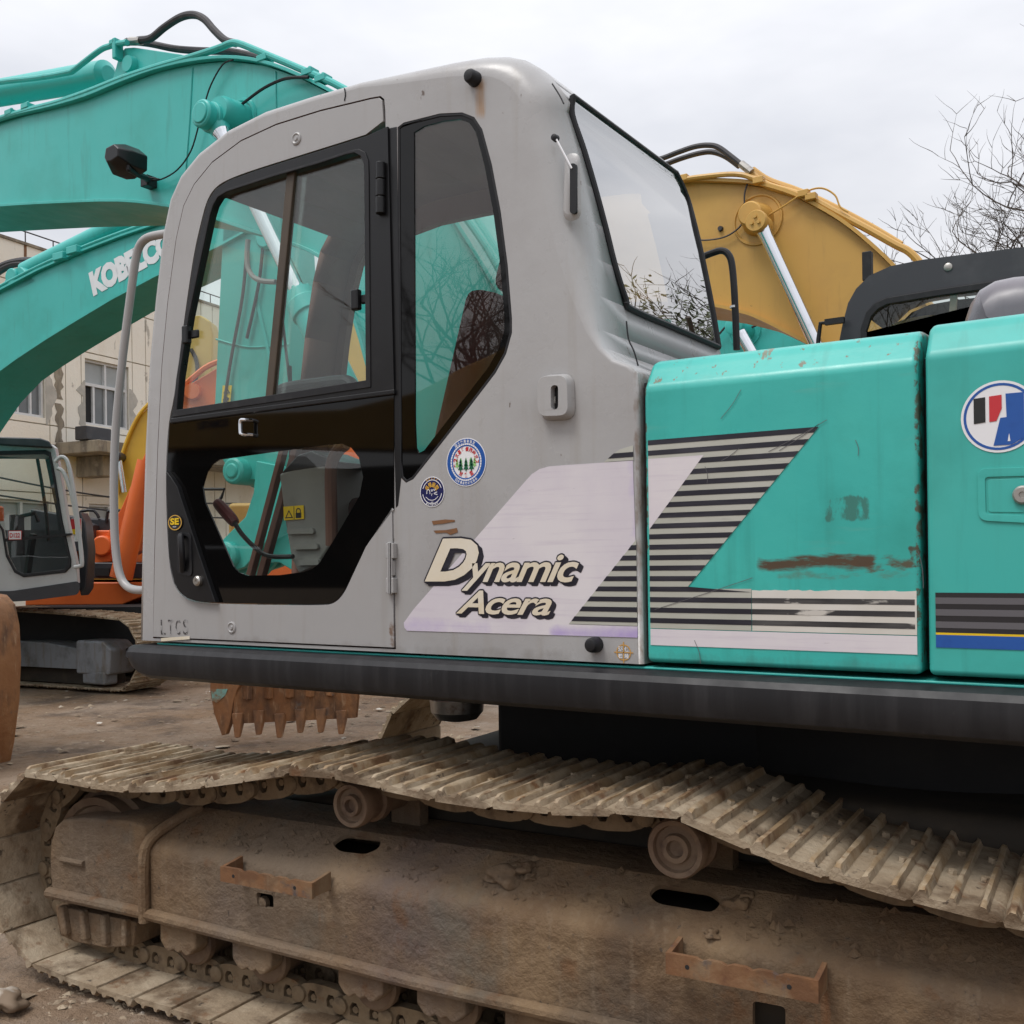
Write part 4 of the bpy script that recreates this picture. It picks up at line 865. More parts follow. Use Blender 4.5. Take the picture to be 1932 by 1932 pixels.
b = MB(); b.tube([onY(p, BY - .002) for p in ((520, 135), (522, 250), (530, 440))], .005, 6); b.build('weld_seam', 'teal_boom', BOOM)
# hoses over the top
b = MB(); b.tube([onY(p, BY + .1) for p in ((238, 80), (262, 76), (285, 72), (310, 52), (340, 33), (365, 28), (385, 36), (405, 58), (425, 76), (445, 82))], .021, 10); b.build('hose', 'hose', BOOM)
b = MB(); b.tube([onY(p, BY + .18) for p in ((240, 78), (280, 82), (330, 92), (380, 96), (440, 98), (500, 112))], .02, 10); b.build('hose', 'hose', BOOM)
b = MB(); b.tube([onY(p, BY + .1) for p in ((246, 78), (256, 78), (266, 77))], .024, 10, fine=0); b.build('hose_fitting', 'steel', BOOM)
# boom cylinder boss, rod, barrel
bc = onY((392, 219), CYL - .03)
b = MB(); b.lathe(bc + Vector((0, -.05, 0)), EY, [(0, .062), (.008, .071), (.05, .071), (.058, .064), (.062, .078), (.15, .078), (.155, .066), (.2, .066)], 28); b.lathe(bc + Vector((0, -.058, 0)), EY, [(0, .05), (.009, .054)], 24); b.build('cylinder_boss', 'teal_boom', EXC, bevel=.004)
pad = onY((455, 228), BY)
b = MB(); b.lathe(pad + Vector((0, -.002, 0)), -EY, [(0, .118), (.012, .112), (.012, .10), (.004, .094)], 36); b.lathe(pad, -EY, [(0, .09), (.05, .085), (.14, .078), (.16, .07)], 28); b.build('boss_pad', 'teal_boom', BOOM)
P1 = onY((402, 228), CYL); P2 = onY((830, 1120), CYL); ax = (P2 - P1); Lc = ax.length
P1c = bc + Vector((0, .05, 0))
b = MB(); b.lathe(P1c, ax, [(.02, .05), (.1, .048), (.12, .04), (Lc * .62, .04)], 24); b.build('piston_rod', 'chrome', EXC)
b = MB(); b.lathe(P1c, ax, [(.0, .06), (.07, .055), (.11, .044)], 20); b.build('rod_eye', 'teal_boom', EXC)
tcol = (onY((557, 555), CYL) - P1c).length
b = MB(); b.lathe(P1c, ax, [(tcol, .05), (tcol, .075), (tcol + .05, .078), (tcol + .055, .084), (tcol + .13, .084), (tcol + .135, .073), (Lc + .05, .073)], 28)
axn = ax.normalized(); u_ = axn.orthogonal().normalized(); w_ = axn.cross(u_)
for k in range(10):
    a = 2 * math.pi * k / 10; q = P1c + axn * (tcol - .012) + (u_ * math.cos(a) + w_ * math.sin(a)) * .063; b.cyl(q, q + axn * .03, .010, n=6)
b.build('boom_cylinder', 'teal_boom', EXC, bevel=.003)
b = MB(); b.tube([onY(p, CYL) for p in ((468, 452), (466, 480), (468, 505), (478, 522), (495, 530), (520, 532))], .013, 8); b.build('corrugated_hose', 'console_grey', EXC)
# work lamp
LAMP = MB(); lc = onY((222, 297), BY - .32)
fc = [Vector(p) * .78 for p in ((-.15, 0, -.02), (-.12, 0, .085), (.03, 0, .10), (.12, 0, .03), (.115, 0, -.07), (-.02, 0, -.10), (-.11, 0, -.085))]
dn = (lc - CAM).normalized()
v = [lc + p * 1.0 + Vector((0, .12, 0)) for p in fc] + [lc + p * .98 + Vector((0, .03, 0)) for p in fc] + [lc + p * .55 + Vector((.02, -.05, .005)) for p in fc]
n = len(fc); f = [(k * n + i, k * n + (i + 1) % n, (k + 1) * n + (i + 1) % n, (k + 1) * n + i) for k in range(2) for i in range(n)] + [tuple(range(n)), tuple(range(2 * n, 3 * n))]
LAMP.add(v, f); LAMP = LAMP.build('work_lamp', 'black_plastic', EXC, bevel=.008, seg=2, label='black work lamp on the boom side')
b = MB(); b.tube([onY((242, 318), BY - .30), onY((262, 330), BY - .2), onY((276, 336), BY - .1), onY((280, 345), BY)], .017, 8, fine=3); b.cyl(onY((242, 322), BY - .3), onY((243, 306), BY - .3), .012, n=8); b.box(onY((281, 344), BY - .03), (.06, .07, .06)); b.build('lamp_bracket', 'rail_black', EXC, bevel=.004)
def wire(pts, y, r=.0045, par=BOOM, mt='rubber'):
    b = MB(); b.tube([onY(p, y) for p in pts], r, 6, fine=4); return b.build('cable', mt, par)
wire(((440, 113), (420, 122), (398, 160), (385, 200), (374, 240), (360, 285), (335, 320), (305, 338), (283, 340)), BY - .03)
wire(((582, 146), (540, 148), (500, 165), (465, 190), (442, 209)), BY - .05, .008)
wire(((262, 320), (270, 332), (300, 338)), BY - .1)
# the boom's other end: arm and bucket to the left, mostly out of the picture
b = MB(); A = Vector((-7.6, BY + .05, 3.75)); 
b.prism([Vector((-7.9, BY + .06, 4.15)), Vector((-7.35, BY + .06, 4.1)), Vector((-7.25, BY + .06, 2.0)), Vector((-7.35, BY + .06, 1.5)), Vector((-7.6, BY + .06, 1.5)), Vector((-7.85, BY + .06, 3.0))], (0, .34, 0)); b.build('arm', 'teal_boom', EXC, bevel=.02)
# bucket: side cheeks and a curved shell
bp_ = [onY(p, 2.2) + Vector((0, -1.09, 0)) for p in ((-150, 1120), (-20, 1117), (14, 1122), (30, 1140), (38, 1180), (41, 1240), (38, 1320), (28, 1400), (14, 1470), (2, 1496), (-40, 1500), (-180, 1440))]
b = MB(); b.prism(bp_, (0, .035, 0)); b.prism([p + Vector((0, 1.05, 0)) for p in bp_], (0, .035, 0))
shell = smooth_path([p.copy() for p in bp_[1:10]], 3); v = []; 
for p in shell: v += [p + Vector((.004, .03, 0)), p + Vector((.004, 1.06, 0)), p + Vector((-.03, 1.06, 0)), p + Vector((-.03, .03, 0))]
n = len(shell); f = [(i * 4 + k, i * 4 + (k + 1) % 4, i * 4 + 4 + (k + 1) % 4, i * 4 + 4 + k) for i in range(n - 1) for k in range(4)]
b.add(v, f); b.build('bucket', 'bucket_rust', EXC, bevel=.006, label='rusty digging bucket at the left edge')
# ---------------- undercarriage, slewed 3 degrees against the upper body
TA = R_(3); TD = Vector((math.cos(TA), math.sin(TA), 0)); TN = Vector((-math.sin(TA), math.cos(TA), 0)); TO = Vector((-1.2, -.16, 0))
def tr(s, w, z): return TO + TD * s + TN * w + EZ * z
def tpx(px, w):
    p = onP(px, TO + TN * w, TN); return (p - TO).dot(TD), p.z
top_px = [(55, 1458), (150, 1476), (257, 1488), (350, 1482), (440, 1471), (532, 1456), (620, 1461), (708, 1478), (851, 1507), (980, 1522), (1097, 1530), (1190, 1528), (1258, 1532), (1340, 1562), (1422, 1598), (1590, 1655), (1777, 1706), (1932, 1743)]
path = [tpx(p, 0) for p in top_px]
path += [(1.05, .735), (1.22, .742)]
ic = (path[0][0] + .10, .405); IR = .355          # idler end
front = [(ic[0] - IR * math.sin(a), ic[1] - IR * math.cos(a)) for a in [R_(x) for x in range(12, 168, 12)]]      # bottom round to top
sc_c = (1.25, .40); SR = .345
rear = [(sc_c[0] + SR * math.sin(a), sc_c[1] + SR * math.cos(a)) for a in [R_(x) for x in range(10, 175, 12)]]
bot = [(1.1, .046)] + [(1.0 - .35 * i, .044) for i in range(9)] + [(ic[0] + .22, .046), (ic[0] + .06, .05)]
loop = [Vector((s, z)) for s, z in path + rear + bot + front]
dense = smooth_loop(loop, 6)
cum = [0]
for i in range(len(dense)): cum.append(cum[-1] + (dense[(i + 1) % len(dense)] - dense[i]).length)
TOT = cum[-1]; NS = round(TOT / .178); PIT = TOT / NS
def along(d):
    d %= TOT
    lo, hi = 0, len(cum) - 1
    while hi - lo > 1:
        md = (lo + hi) // 2
        if cum[md] <= d: lo = md
        else: hi = md
    t = (d - cum[lo]) / (cum[hi] - cum[lo] + 1e-9); return dense[lo % len(dense)].lerp(dense[hi % len(dense)], t)
# one triple-grouser shoe: section along travel (u) and outward normal (n), extruded across 0.6 m, with bolts
def shoe_mesh(wid=.6, seed=0):
    rnd = random.Random(seed)
    p = PIT; sec = [(-p * .48, -.004)]
    def gr_(c, h, w0): return [(c - w0, .004), (c - w0 * .55, h * .75), (c - w0 * .35, h), (c + w0 * .35, h), (c + w0 * .55, h * .75), (c + w0, .004)]
    sec += gr_(-p * .38, .024, .015) + gr_(-p * .04, .019, .012) + gr_(p * .30, .019, .012)
    sec += [(p * .44, .004), (p * .50, -.001), (p * .53, -.006), (p * .47, -.009), (p * .45, -.014), (-p * .46, -.014)]
    cols = [0, .012, .05, .12, .2, .3, .4, .5, .58, wid]
    b = MB(); n = len(sec); v = []
    for w in cols:
        for (u, h) in sec:
            e = .75 if w in (0, wid) else 1
            v.append(Vector((u + rnd.uniform(-.0015, .0015), w, (h * e if h > .01 else h) + (rnd.uniform(-.0025, .0025) if h > .01 else 0))))
    f = [(i * n + k, i * n + (k + 1) % n, (i + 1) * n + (k + 1) % n, (i + 1) * n + k) for i in range(len(cols) - 1) for k in range(n)] + [tuple(range(n)), tuple(range((len(cols) - 1) * n, len(cols) * n))]
    b.add(v, f)
    for w in (.215, .385):
        for u in (-p * .2, p * .19): b.cyl((u + p * .02, w, .002), (u + p * .02, w, .015), .0115, .0105, n=6)
    return b
SHOES = [mesh('track_shoe', s_.v, s_.f, None, 40, True, ['shoe_mud', 'shoe_edge'], [1 if len(f_) < 7 and sum(s_.v[i].z for i in f_) / len(f_) > .0105 else 0 for f_ in s_.f]) for s_ in (shoe_mesh(seed=k) for k in range(4))]
def link_mesh(w):
    p = PIT
    out = [(-p * .62, -.06), (-p * .60, -.045), (-p * .5, -.03), (-p * .3, -.014), (p * .3, -.014), (p * .42, -.02), (p * .52, -.035), (p * .55, -.055), (p * .52, -.078), (p * .40, -.092), (p * .2, -.10), (-p * .15, -.10), (-p * .4, -.095), (-p * .58, -.08)]
    hl = [[(c - .017, -.035), (c + .017, -.035), (c + .018, -.06), (c + .009, -.075), (c - .009, -.075), (c - .018, -.06)] for c in (-.052 + .012, .035 + .002)]
    b = MB(); P = lambda q: [Vector((a, w, c)) for a, c in q]
    b.prism(P(out), (0, .035, 0), [P(h) for h in hl])
    b.lathe((p * .5, w - .014, -.058), EY, [(0, .022), (.004, .027), (.02, .027)], 14)
    for c in (-.04, .037): b.cyl((c, w + .006, -.05), (c, w + .03, -.05), .012, n=6)
    return b
LINKS = [mesh('track_link', q.v, q.f, 'chain_mud', 40) for q in (link_mesh(.205), link_mesh(.36))]
def lay_track(w0, detail):
    for k in range(NS):
        d = PIT * (k + .35); a = along(d - PIT * .5); c = along(d + PIT * .5); mid = along(d)
        t = (c - a).normalized(); pos = (a + c) / 2 * .5 + mid * .5
        nrm = Vector((-t.y, t.x))       # loop runs rear along the top, so this points outward
        t3 = (TD * t.x + EZ * t.y); n3 = (TD * nrm.x + EZ * nrm.y)
        jit = random.uniform(-.007, .007)
        o3 = TO + TD * pos.x + EZ * pos.y + TN * (w0 + jit)
        mt = Matrix((( t3.x, TN.x, n3.x, o3.x), (t3.y, TN.y, n3.y, o3.y), (t3.z, TN.z, n3.z, o3.z), (0, 0, 0, 1)))
        so_ = obj('track_shoe', SHOES[k % 4], EXC, mt)
        if detail:
            for lk in LINKS: obj('track_link', lk, so_, mt)
lay_track(0, True)
lay_track(2.39, False)
# side frame: section swept along the track, hollow look with slots and rails
def sweep(secf, ss, mat, name, parent=EXC, bevel=.01, sharp=35):
    v = []; f = []; n = None
    for s in ss:
        sec = secf(s); n = len(sec); v += [tr(s, w, z) for w, z in sec]
    for i in range(len(ss) - 1): f += [(i * n + k, i * n + (k + 1) % n, (i + 1) * n + (k + 1) % n, (i + 1) * n + k) for k in range(n)]
    f += [tuple(range(n)), tuple(range((len(ss) - 1) * n, len(ss) * n))]
    return obj(name, mesh(name, v, f, mat, sharp), parent, bevel=bevel, seg=3)
s_f0 = tpx((277, 1640), .1)[0]
# front cheek and slope carry real slots, so they are plates with holes
zc, zb0 = .535, .285
def hole_face(px, w): return [tr(*(lambda q: (q[0], w, q[1]))(tpx(p, w))) for p in px]
slotA = rounded(hole_face([(483, 1683), (516, 1689), (516, 1716), (486, 1712)], .10), .012, 3)
slotB = rounded(hole_face([(1420, 1888), (1482, 1900), (1482, 1960), (1420, 1950)], .10), .012, 3)
b = MB(); b.prism([tr(s_f0, .10, zb0), tr(2.2, .10, zb0), tr(2.2, .10, zc - .034), tr(s_f0, .10, zc - .034)], TN * .02, [slotA, slotB])
# sloping shoulder with two long openings
slN = Vector((0, 0, 0))
def on_slope(px):
    a = tr(0, .10, zc); c = tr(0, .27, zc + .105); nn = TD.cross(c - a).normalized(); return onP(px, a, nn)
so1 = rounded([on_slope(p) for p in ((1222, 1686), (1240, 1668), (1340, 1683), (1362, 1702), (1345, 1722), (1240, 1705))], .03, 4)
so2 = rounded([on_slope(p) for p in ((625, 1590), (650, 1574), (720, 1582), (716, 1600), (690, 1612), (640, 1606))], .02, 4)
sl_v = tr(0, .27, zc + .105) - tr(0, .10, zc); nn = TD.cross(sl_v).normalized()
b.prism([tr(s_f0, .135, zc + .0216) , tr(2.2, .135, zc + .0216), tr(2.2, .27, zc + .105), tr(s_f0, .27, zc + .105)], nn * -.015, [so1, so2])
b.prism([tr(s_f0, .27, zc + .105), tr(2.2, .27, zc + .105), tr(2.2, .50, zc + .105), tr(s_f0, .50, zc + .105)], (0, 0, -.02))
b.prism([tr(s_f0, .50, zb0), tr(2.2, .50, zb0), tr(2.2, .50, zc + .1), tr(s_f0, .50, zc + .1)], TN * -.02)
b.prism([tr(s_f0, .1, zb0), tr(s_f0, .5, zb0), tr(s_f0, .5, zc + .1), tr(s_f0, .27, zc + .1), tr(s_f0, .1, zc)], TD * .02)
arc = [Vector((.10, zc - .034)).lerp(Vector((.10, zc)), t).lerp(Vector((.10, zc)).lerp(Vector((.135, zc + .0216)), t), t) for t in [k / 6 for k in range(7)]]
b.add([tr(s_, a.x, a.y) for s_ in (s_f0, 2.2) for a in arc], [(i, i + 1, 7 + i + 1, 7 + i) for i in range(6)])
FRAME = b.build('track_frame', 'mud', EXC)
b = MB(); b.prism([tr(s_f0 + .03, .17, zb0 + .01), tr(2.15, .17, zb0 + .01), tr(2.15, .17, zc), tr(s_f0 + .03, .17, zc)], TN * .3); b.build('slot_blackout', 'undercarriage_dark', EXC)  # added dark box inside the frame, keeps bright ground from showing through the slots
# bottom bead and the collar at the idler end
b = MB(); pts = [tr(*(lambda q: (q[0], .092, q[1]))(tpx(p, .092))) for p in ((92, 1684), (180, 1703), (279, 1725), (580, 1801), (818, 1862), (1126, 1930), (1500, 2010))]; b.tube(pts, .021, 10); b.build('bottom_bead', 'mud', FRAME)
b = MB(); b.tube([tr(s_f0, .088, zb0 - .01), tr(s_f0, .088, zc - .06), tr(s_f0 + .01, .11, zc + .02), tr(s_f0 + .05, .2, zc + .075), tr(s_f0 + .09, .27, zc + .105)], .02, 10); b.build('collar_bead', 'mud', FRAME)
# idler yoke cover (rounded box), its slot and the ribbed guard beneath
yk = [(94, 1684), (90, 1630), (92, 1590), (100, 1560), (115, 1546), (150, 1542), (200, 1545), (250, 1549), (277, 1560), (279, 1724)]
P = hole_face(yk, .10); c = sum(P, Vector()) / len(P)
n = len(P); v = [c + (p - c) * .96 for p in P] + [p + TN * .03 for p in P] + [p + TN * .36 for p in P]
f = [(k * n + i, k * n + (i + 1) % n, (k + 1) * n + (i + 1) % n, (k + 1) * n + i) for k in range(2) for i in range(n)] + [tuple(range(n))]
YOKE = obj('idler_yoke', mesh('idler_yoke', v, f, 'mud', 50), EXC, bevel=.012, seg=3)
b = MB(); b.tube([p - TN * .004 for p in hole_face([(118, 1621), (160, 1629)], .10)], .011, 8, fine=0); b.build('weld_bar', 'mud', YOKE)
gd = hole_face([(102, 1708), (256, 1740), (250, 1786), (200, 1790), (140, 1778), (112, 1765)], .13)
b = MB(); b.prism(gd, TN * .3)
for t in (.02, .28, .55, .82):
    a = hole_face([(104 + 150 * t, 1709 + 31 * t), (104 + 150 * t + 9, 1709 + 31 * t + 2), (114 + 140 * t + 8, 1766 + 22 * min(t * 1.6, 1)), (112 + 140 * t, 1766 + 22 * min(t * 1.6, 1))], .105); b.prism(a, TN * .03)
b.build('guard_block', 'mud', EXC, bevel=.008)
# idler wheel, rollers, carrier rollers
def wheel(s, z, r, w0, w1, name, mat='roller_mud', prof=None, parent=EXC):
    b = MB(); L_ = w1 - w0; b.lathe(tr(s, w0, z), TN, prof(r, L_) if prof else [(0, r * .9), (.01, r), (L_ - .01, r), (L_, r * .9)], 32); return b.build(name, mat, parent, sharp=35)
wheel(ic[0] + .01, ic[1], .235, .20, .40, 'idler_wheel', 'roller_mud', lambda r, L_: [(0, r * .5), (.012, r * .55), (.012, r * .85), (0, r * .88), (0, r), (.05, r), (.055, r * 1.1), (L_ - .055, r * 1.1), (L_ - .05, r), (L_, r), (L_, r * .4)])
wheel(sc_c[0], sc_c[1], .25, .22, .38, 'sprocket', 'roller_mud')
crp = lambda r, L_: [(.016, r * .12), (.016, r * .26), (.0, r * .3), (.0, r * .46), (.016, r * .5), (.016, r * .74), (.002, r * .78), (.0, r * .94), (.008, r), (.04, r), (.048, r * .82), (.09, r * .86), (.095, r * 1.02), (.125, r * 1.02), (.13, r * .8), (L_, r * .8)]
for px, r in (((660, 1521), .068), ((1273, 1603), .077)):
    s, z = tpx(px, .12); wheel(s, z, r, .12, .36, 'carrier_roller', 'roller_mud', crp)
    b = MB(); b.box(tr(s, .43, z - .06), (.12, .05, .2)); b.build('roller_stand', 'mud', EXC, bevel=.005)
for px in ((345, 1762), (484, 1802), (688, 1850), (840, 1895), (1010, 1940)):
    s, z = tpx(px, .13); z = .205
    wheel(s, z, .082, .17, .43, 'track_roller', 'roller_mud', lambda r, L_: [(0, r * .4), (0, r * .9), (.008, r), (.03, r), (.035, r * .8), (L_ - .035, r * .8), (L_ - .03, r), (L_, r), (L_, r * .4)])
    b = MB(); q = [(-.085, .285), (.085, .285), (.085, .215), (.06, .19), (.035, .182), (.018, .194), (0, .184), (-.02, .194), (-.04, .182), (-.065, .192), (-.085, .215)]
    b.prism([tr(s + a, .105, zz_) for a, zz_ in q], TN * .06); b.build('roller_cap', 'mud', EXC, bevel=.008)
for i in range(2): wheel(.95 + .4 * i - .3, .205, .082, .17, .43, 'track_roller')
# rusty step brackets: a U of plate standing out from the frame, notched top edge
def step(px0, px1, hgt, name='step_bracket'):
    s0, z0 = tpx(px0, .015); s1, z1 = tpx(px1, .015); z = (z0 + z1) / 2
    b = MB(); th = .012; D = .088
    nt = 6; topl = []
    for i in range(25):
        t = i / 24; topl.append((s0 + (s1 - s0) * t, z + hgt - (.006 if (i % 4 == 2 and 2 < i < 22) else 0)))
    b.prism([tr(s0, .012, z), tr(s1, .012, z)] + [tr(a, .012, c) for a, c in reversed(topl)], TN * th)
    for s_ in (s0, s1):
        dx = .012 if s_ == s0 else -.012
        b.prism([tr(s_, .022, z + .003), tr(s_, .10, z + .003), tr(s_, .10, z + hgt + .012), tr(s_, .065, z + hgt + .006), tr(s_, .022, z + hgt)], TD * dx)
    for t in (.15, .82): b.cyl(tr(s0 + (s1 - s0) * t, .0115, z + hgt * .5), tr(s0 + (s1 - s0) * t, .0135, z + hgt * .5), .006, n=8, mi=1)
    b.build(name, ['rust', 'dark_void'], EXC, bevel=.004)
step((417, 1660), (590, 1698), .047); step((1257, 1836), (1545, 1894), .052)
b = MB(); q = tpx((500, 1702), .13); b.lathe(tr(q[0], .13, q[1]), -TN, [(0, .022), (.02, .022), (.024, .01)], 14); b.build('grease_fitting', 'mud', FRAME)
zone(M('mud'), (.26, .10, .025), (tr(tpx((585, 1650), .1)[0], .1, 0).x, tr(tpx((612, 1650), .1)[0], .1, 0).x, .36, .53), .85, 12, .4, .7, .03, (3, 1, .4))
zone(M('mud'), (.22, .08, .022), (tr(tpx((1528, 1850), .1)[0], .1, 0).x, tr(tpx((1580, 1850), .1)[0], .1, 0).x, .2, .53), .85, 12, .4, .7, .03, (3, 1, .4))
# mud clods lying on the frame shoulder
def clod(c, r, seed, mat='mud'):
    bm = bmesh.new(); bmesh.ops.create_icosphere(bm, subdivisions=3, radius=r)
    for v in bm.verts: v.co *= 1 + .8 * noise.noise(v.co * (2.2 / r) * .6 + Vector((seed * 7.1, 0, 0))); v.co.z *= .6
    me = bpy.data.meshes.new('mud_clod'); bm.to_mesh(me); bm.free(); me.materials.append(M(mat)); me.shade_smooth(); return me
for k, (px, r) in enumerate((((962, 1652), .05), ((935, 1655), .025), ((1000, 1655), .022), ((985, 1640), .035), ((1063, 1668), .014), ((1392, 1705), .03), ((1410, 1690), .02), ((820, 1637), .012), ((1345, 1762), .02))):
    obj('mud_clod', clod(None, r, k), FRAME, Matrix.Translation(on_slope(px)) @ Matrix.Rotation(k, 4, 'Z'))
crumbs = MB(); rc = random.Random(5)
for k in range(420):
    s_ = rc.uniform(s_f0 + .05, 1.2); t = rc.random() ** 1.3
    if any(min((c_ - TO).dot(TD) for c_ in sl_) - .02 < s_ < max((c_ - TO).dot(TD) for c_ in sl_) + .02 for sl_ in (so1, so2)): continue
    p = tr(s_, .14 + .13 * t, zc + .0255 + .08 * t); r = rc.choice((.003, .004, .006, .008, .011))
    if rc.random() < .25: r *= 1.6
    q = [Vector((rc.uniform(.6, 1.2) * r * math.cos(a), rc.uniform(.6, 1.2) * r * math.sin(a), rc.uniform(-.3, .2) * r)) for a in (0, 1.2, 2.4, 3.7, 5.0)]
    crumbs.add([p + v_ for v_ in q] + [p + Vector((rc.uniform(-.3, .3) * r, rc.uniform(-.3, .3) * r, r * rc.uniform(.6, 1.1)))], [(i, (i + 1) % 5, 5) for i in range(5)])
cr = crumbs.build('mud_crumbs', 'mud', FRAME, smooth=False); cr['kind'] = 'stuff'
# car body, swing ring, far frame
b = MB(); b.prism([tr(-1.7, .52, .36), tr(1.9, .52, .36), tr(1.7, .52, .83), tr(.3, .52, .83), tr(-1.2, .52, .70), tr(-1.7, .52, .62)], TN * 1.85); b.build('car_body', 'undercarriage_dark', EXC, bevel=.05)  # car body drawn out forwards to darken the gap below the track
cc = tr(.55, 1.495, 0); b = MB(); b.cyl(cc + Vector((0, 0, .78)), cc + Vector((0, 0, 1.12)), .72, n=40); b.build('swing_ring', 'dark_void', EXC, bevel=.02)
sweep(lambda s: [(2.50, .28), (2.88, .28), (2.88, .62), (2.50, .62)], [s_f0, 2.2], 'undercarriage_dark', 'track_frame')
b = MB(); b.box((-.6, 1.75, .93), (3.2, 1.9, .36)); b.build('swing_frame_occluder', 'dark_void', EXC, bevel=.03)  # dark block added as an occluder, blacks out the space under the deck
b = MB(); q = onZ((860, 1340), 1.05); b.lathe(onY((862, 1318), .9), -EZ, [(0, .11), (.05, .105), (.08, .08), (.09, .03)], 24); b.build('oil_pan', 'steel', EXC)
# ================================================================== the second teal excavator, boom over the yard, arm hanging behind the cab
def plane_px(p0, n): return lambda px: onP(px, p0, n)
def slab(mb, pts, d, holes=(), mi=0): return mb.prism(pts, d, holes, mi)
nK = (FW * math.cos(R_(26)) + RT0 * math.sin(R_(26))).normalized(); pK = atD((480, 700), 8.9)
qK = plane_px(pK, nK); tK = nK.cross(EZ).normalized()
if tK.dot(RT0) < 0: tK = -tK
K2 = thing('excavator', qK((-250, 1400)).xy.to_3d(), 'teal excavator with white lettering on its boom, behind the grey cab', 'excavator')
ktop = [(-330, 900), (-200, 700), (-90, 605), (0, 552), (77, 512), (155, 478), (233, 448), (322, 418), (400, 392), (470, 372)]
kbot = [(478, 430), (420, 462), (296, 521), (215, 564), (140, 609), (90, 640), (37, 675), (0, 702), (-40, 745), (-90, 820), (-150, 960)]
b = MB(); b.prism([qK(p) for p in ktop + kbot], nK * .44); KB = b.build('boom', 'teal_boom', K2, bevel=.012)
def ribbon(pts, n, back, fwd_, th, sgn=1):
    v = []; f = []
    N_ = len(pts)
    for i, p in enumerate(pts):
        t = (pts[min(i + 1, N_ - 1)] - pts[max(i - 1, 0)]).normalized(); q = n.cross(t).normalized() * th * sgn
        v += [p - n * fwd_, p + n * back, p + n * back + q, p - n * fwd_ + q]
    for i in range(N_ - 1): f += [(i * 4 + k, i * 4 + (k + 1) % 4, i * 4 + 4 + (k + 1) % 4, i * 4 + 4 + k) for k in range(4)]
    f += [(0, 1, 2, 3), tuple(4 * (N_ - 1) + k for k in range(4))]
    return v, f
b = MB(); b.add(*ribbon([qK(p) for p in kbot], nK, .48, .04, .02, -1)); b.build('bottom_plate', 'teal_boom', KB)
b = MB(); b.add(*ribbon([qK(p) for p in ktop], nK, .48, .04, .02, -1)); b.build('top_plate', 'teal_boom', KB)
for off, dy in ((-.02, -9), (.10, -14)):
    b = MB(); b.tube([qK((x, y + dy)) + nK * off for x, y in ktop[2:]], .016, 8); b.build('feed_pipe', 'teal_boom', KB)
for p in ((120, 486), (146, 474)): b = MB(); b.box(qK((p[0], p[1])) - nK * .03, (.16, .08, .07)); b.build('pipe_clamp', 'teal_boom', KB, bevel=.008)
# lettering
o0 = qK((176, 572)); o1 = qK((329, 489)); ex = (o1 - o0).normalized(); ey = (EZ - ex * EZ.dot(ex)).normalized()
ht = (qK((163, 516)) - qK((176, 560))).length
b = MB(); text_fit(b, 'KOBELCO', qK((177, 560)), ex, ey, width=(qK((331, 475)) - qK((177, 560))).length, height=ht * .98, nrm=-nK, lift=.004, bold=.07, spacing=.95); b.build('boom_lettering', 'white_print', KB, label='white boom lettering')
b = MB(); qK3 = plane_px(pK + nK * .22, nK); A = qK3((28, 522)); B = qK3((255, 410))
ax_ = (B - A); b.lathe(A, ax_, [(.12, .06), (.16, .09), (ax_.length * 1.45, .09), (ax_.length * 1.45, .1), (ax_.length * 1.55, .1)], 24); KC = b.build('arm_cylinder', 'teal_boom', K2)
b = MB(); b.prism([qK(p) for p in ((-10, 560), (5, 535), (22, 508), (38, 503), (52, 515), (70, 530), (40, 545))], nK * .1); b.prism([qK(p) + nK * .42 for p in ((-10, 560), (5, 535), (22, 508), (38, 503), (52, 515), (70, 530), (40, 545))], nK * .1); b.lathe(qK((24, 522)) - nK * .03, nK, [(0, .075), (.02, .08), (.6, .08)], 20); b.build('lug_plate', 'teal_boom', KB, bevel=.01)
for o_, pts in ((.2, ((60, 500), (30, 498), (5, 508), (-20, 530), (-60, 590))), (.3, ((70, 492), (40, 492), (8, 500), (-20, 520), (-60, 575)))):
    b = MB(); b.tube([qK3(p) for p in pts], .035, 8); b.build('hose', 'hose', K2)
# arm, linkage and bucket
b = MB(); b.prism([qK(p) for p in ((420, 420), (440, 380), (500, 365), (535, 420), (545, 600), (548, 780), (535, 880), (505, 905), (440, 905), (415, 860), (404, 770), (412, 600))], nK * .42); KA = b.build('arm', 'teal', K2, bevel=.015)
b = MB()
for pts in (((470, 470), (462, 560), (440, 680), (425, 780)), ((500, 470), (492, 540), (470, 640))): b.tube([qK(p) - nK * .03 for p in pts], .014, 6)
b.build('hose', 'hose', KA)
b = MB(); b.lathe(qK((505, 450)) - nK * .05, nK, [(0, .08), (.02, .1), (.1, .1)], 20); b.build('arm_pin', 'teal_boom', KA)
b = MB(); b.tube([qK(p) - nK * .003 for p in ((408, 640), (470, 655), (545, 650))], .008, 6); b.build('weld_seam', 'teal_boom', KA)
b = MB(); b.prism([qK(p) - nK * .02 for p in ((482, 560), (487, 556), (535, 770), (531, 774))], nK * .03); b.build('arm_stiffener', 'teal_boom', KA)
b = MB()
for (x, y, r) in ((455, 890, .115), (440, 1048, .12)):
    b.lathe(qK((x, y)) - nK * .12, nK, [(0, r * .8), (.015, r), (.3, r), (.32, r * 1.15), (.42, r * 1.15)], 24); b.lathe(qK((x, y)) - nK * .135, nK, [(0, r * .5), (.02, r * .62)], 20)
b.prism([qK(p) - nK * .05 for p in ((490, 870), (540, 880), (548, 960), (520, 1010), (470, 1070), (425, 1085), (425, 1020), (470, 975), (485, 930))], nK * .06)
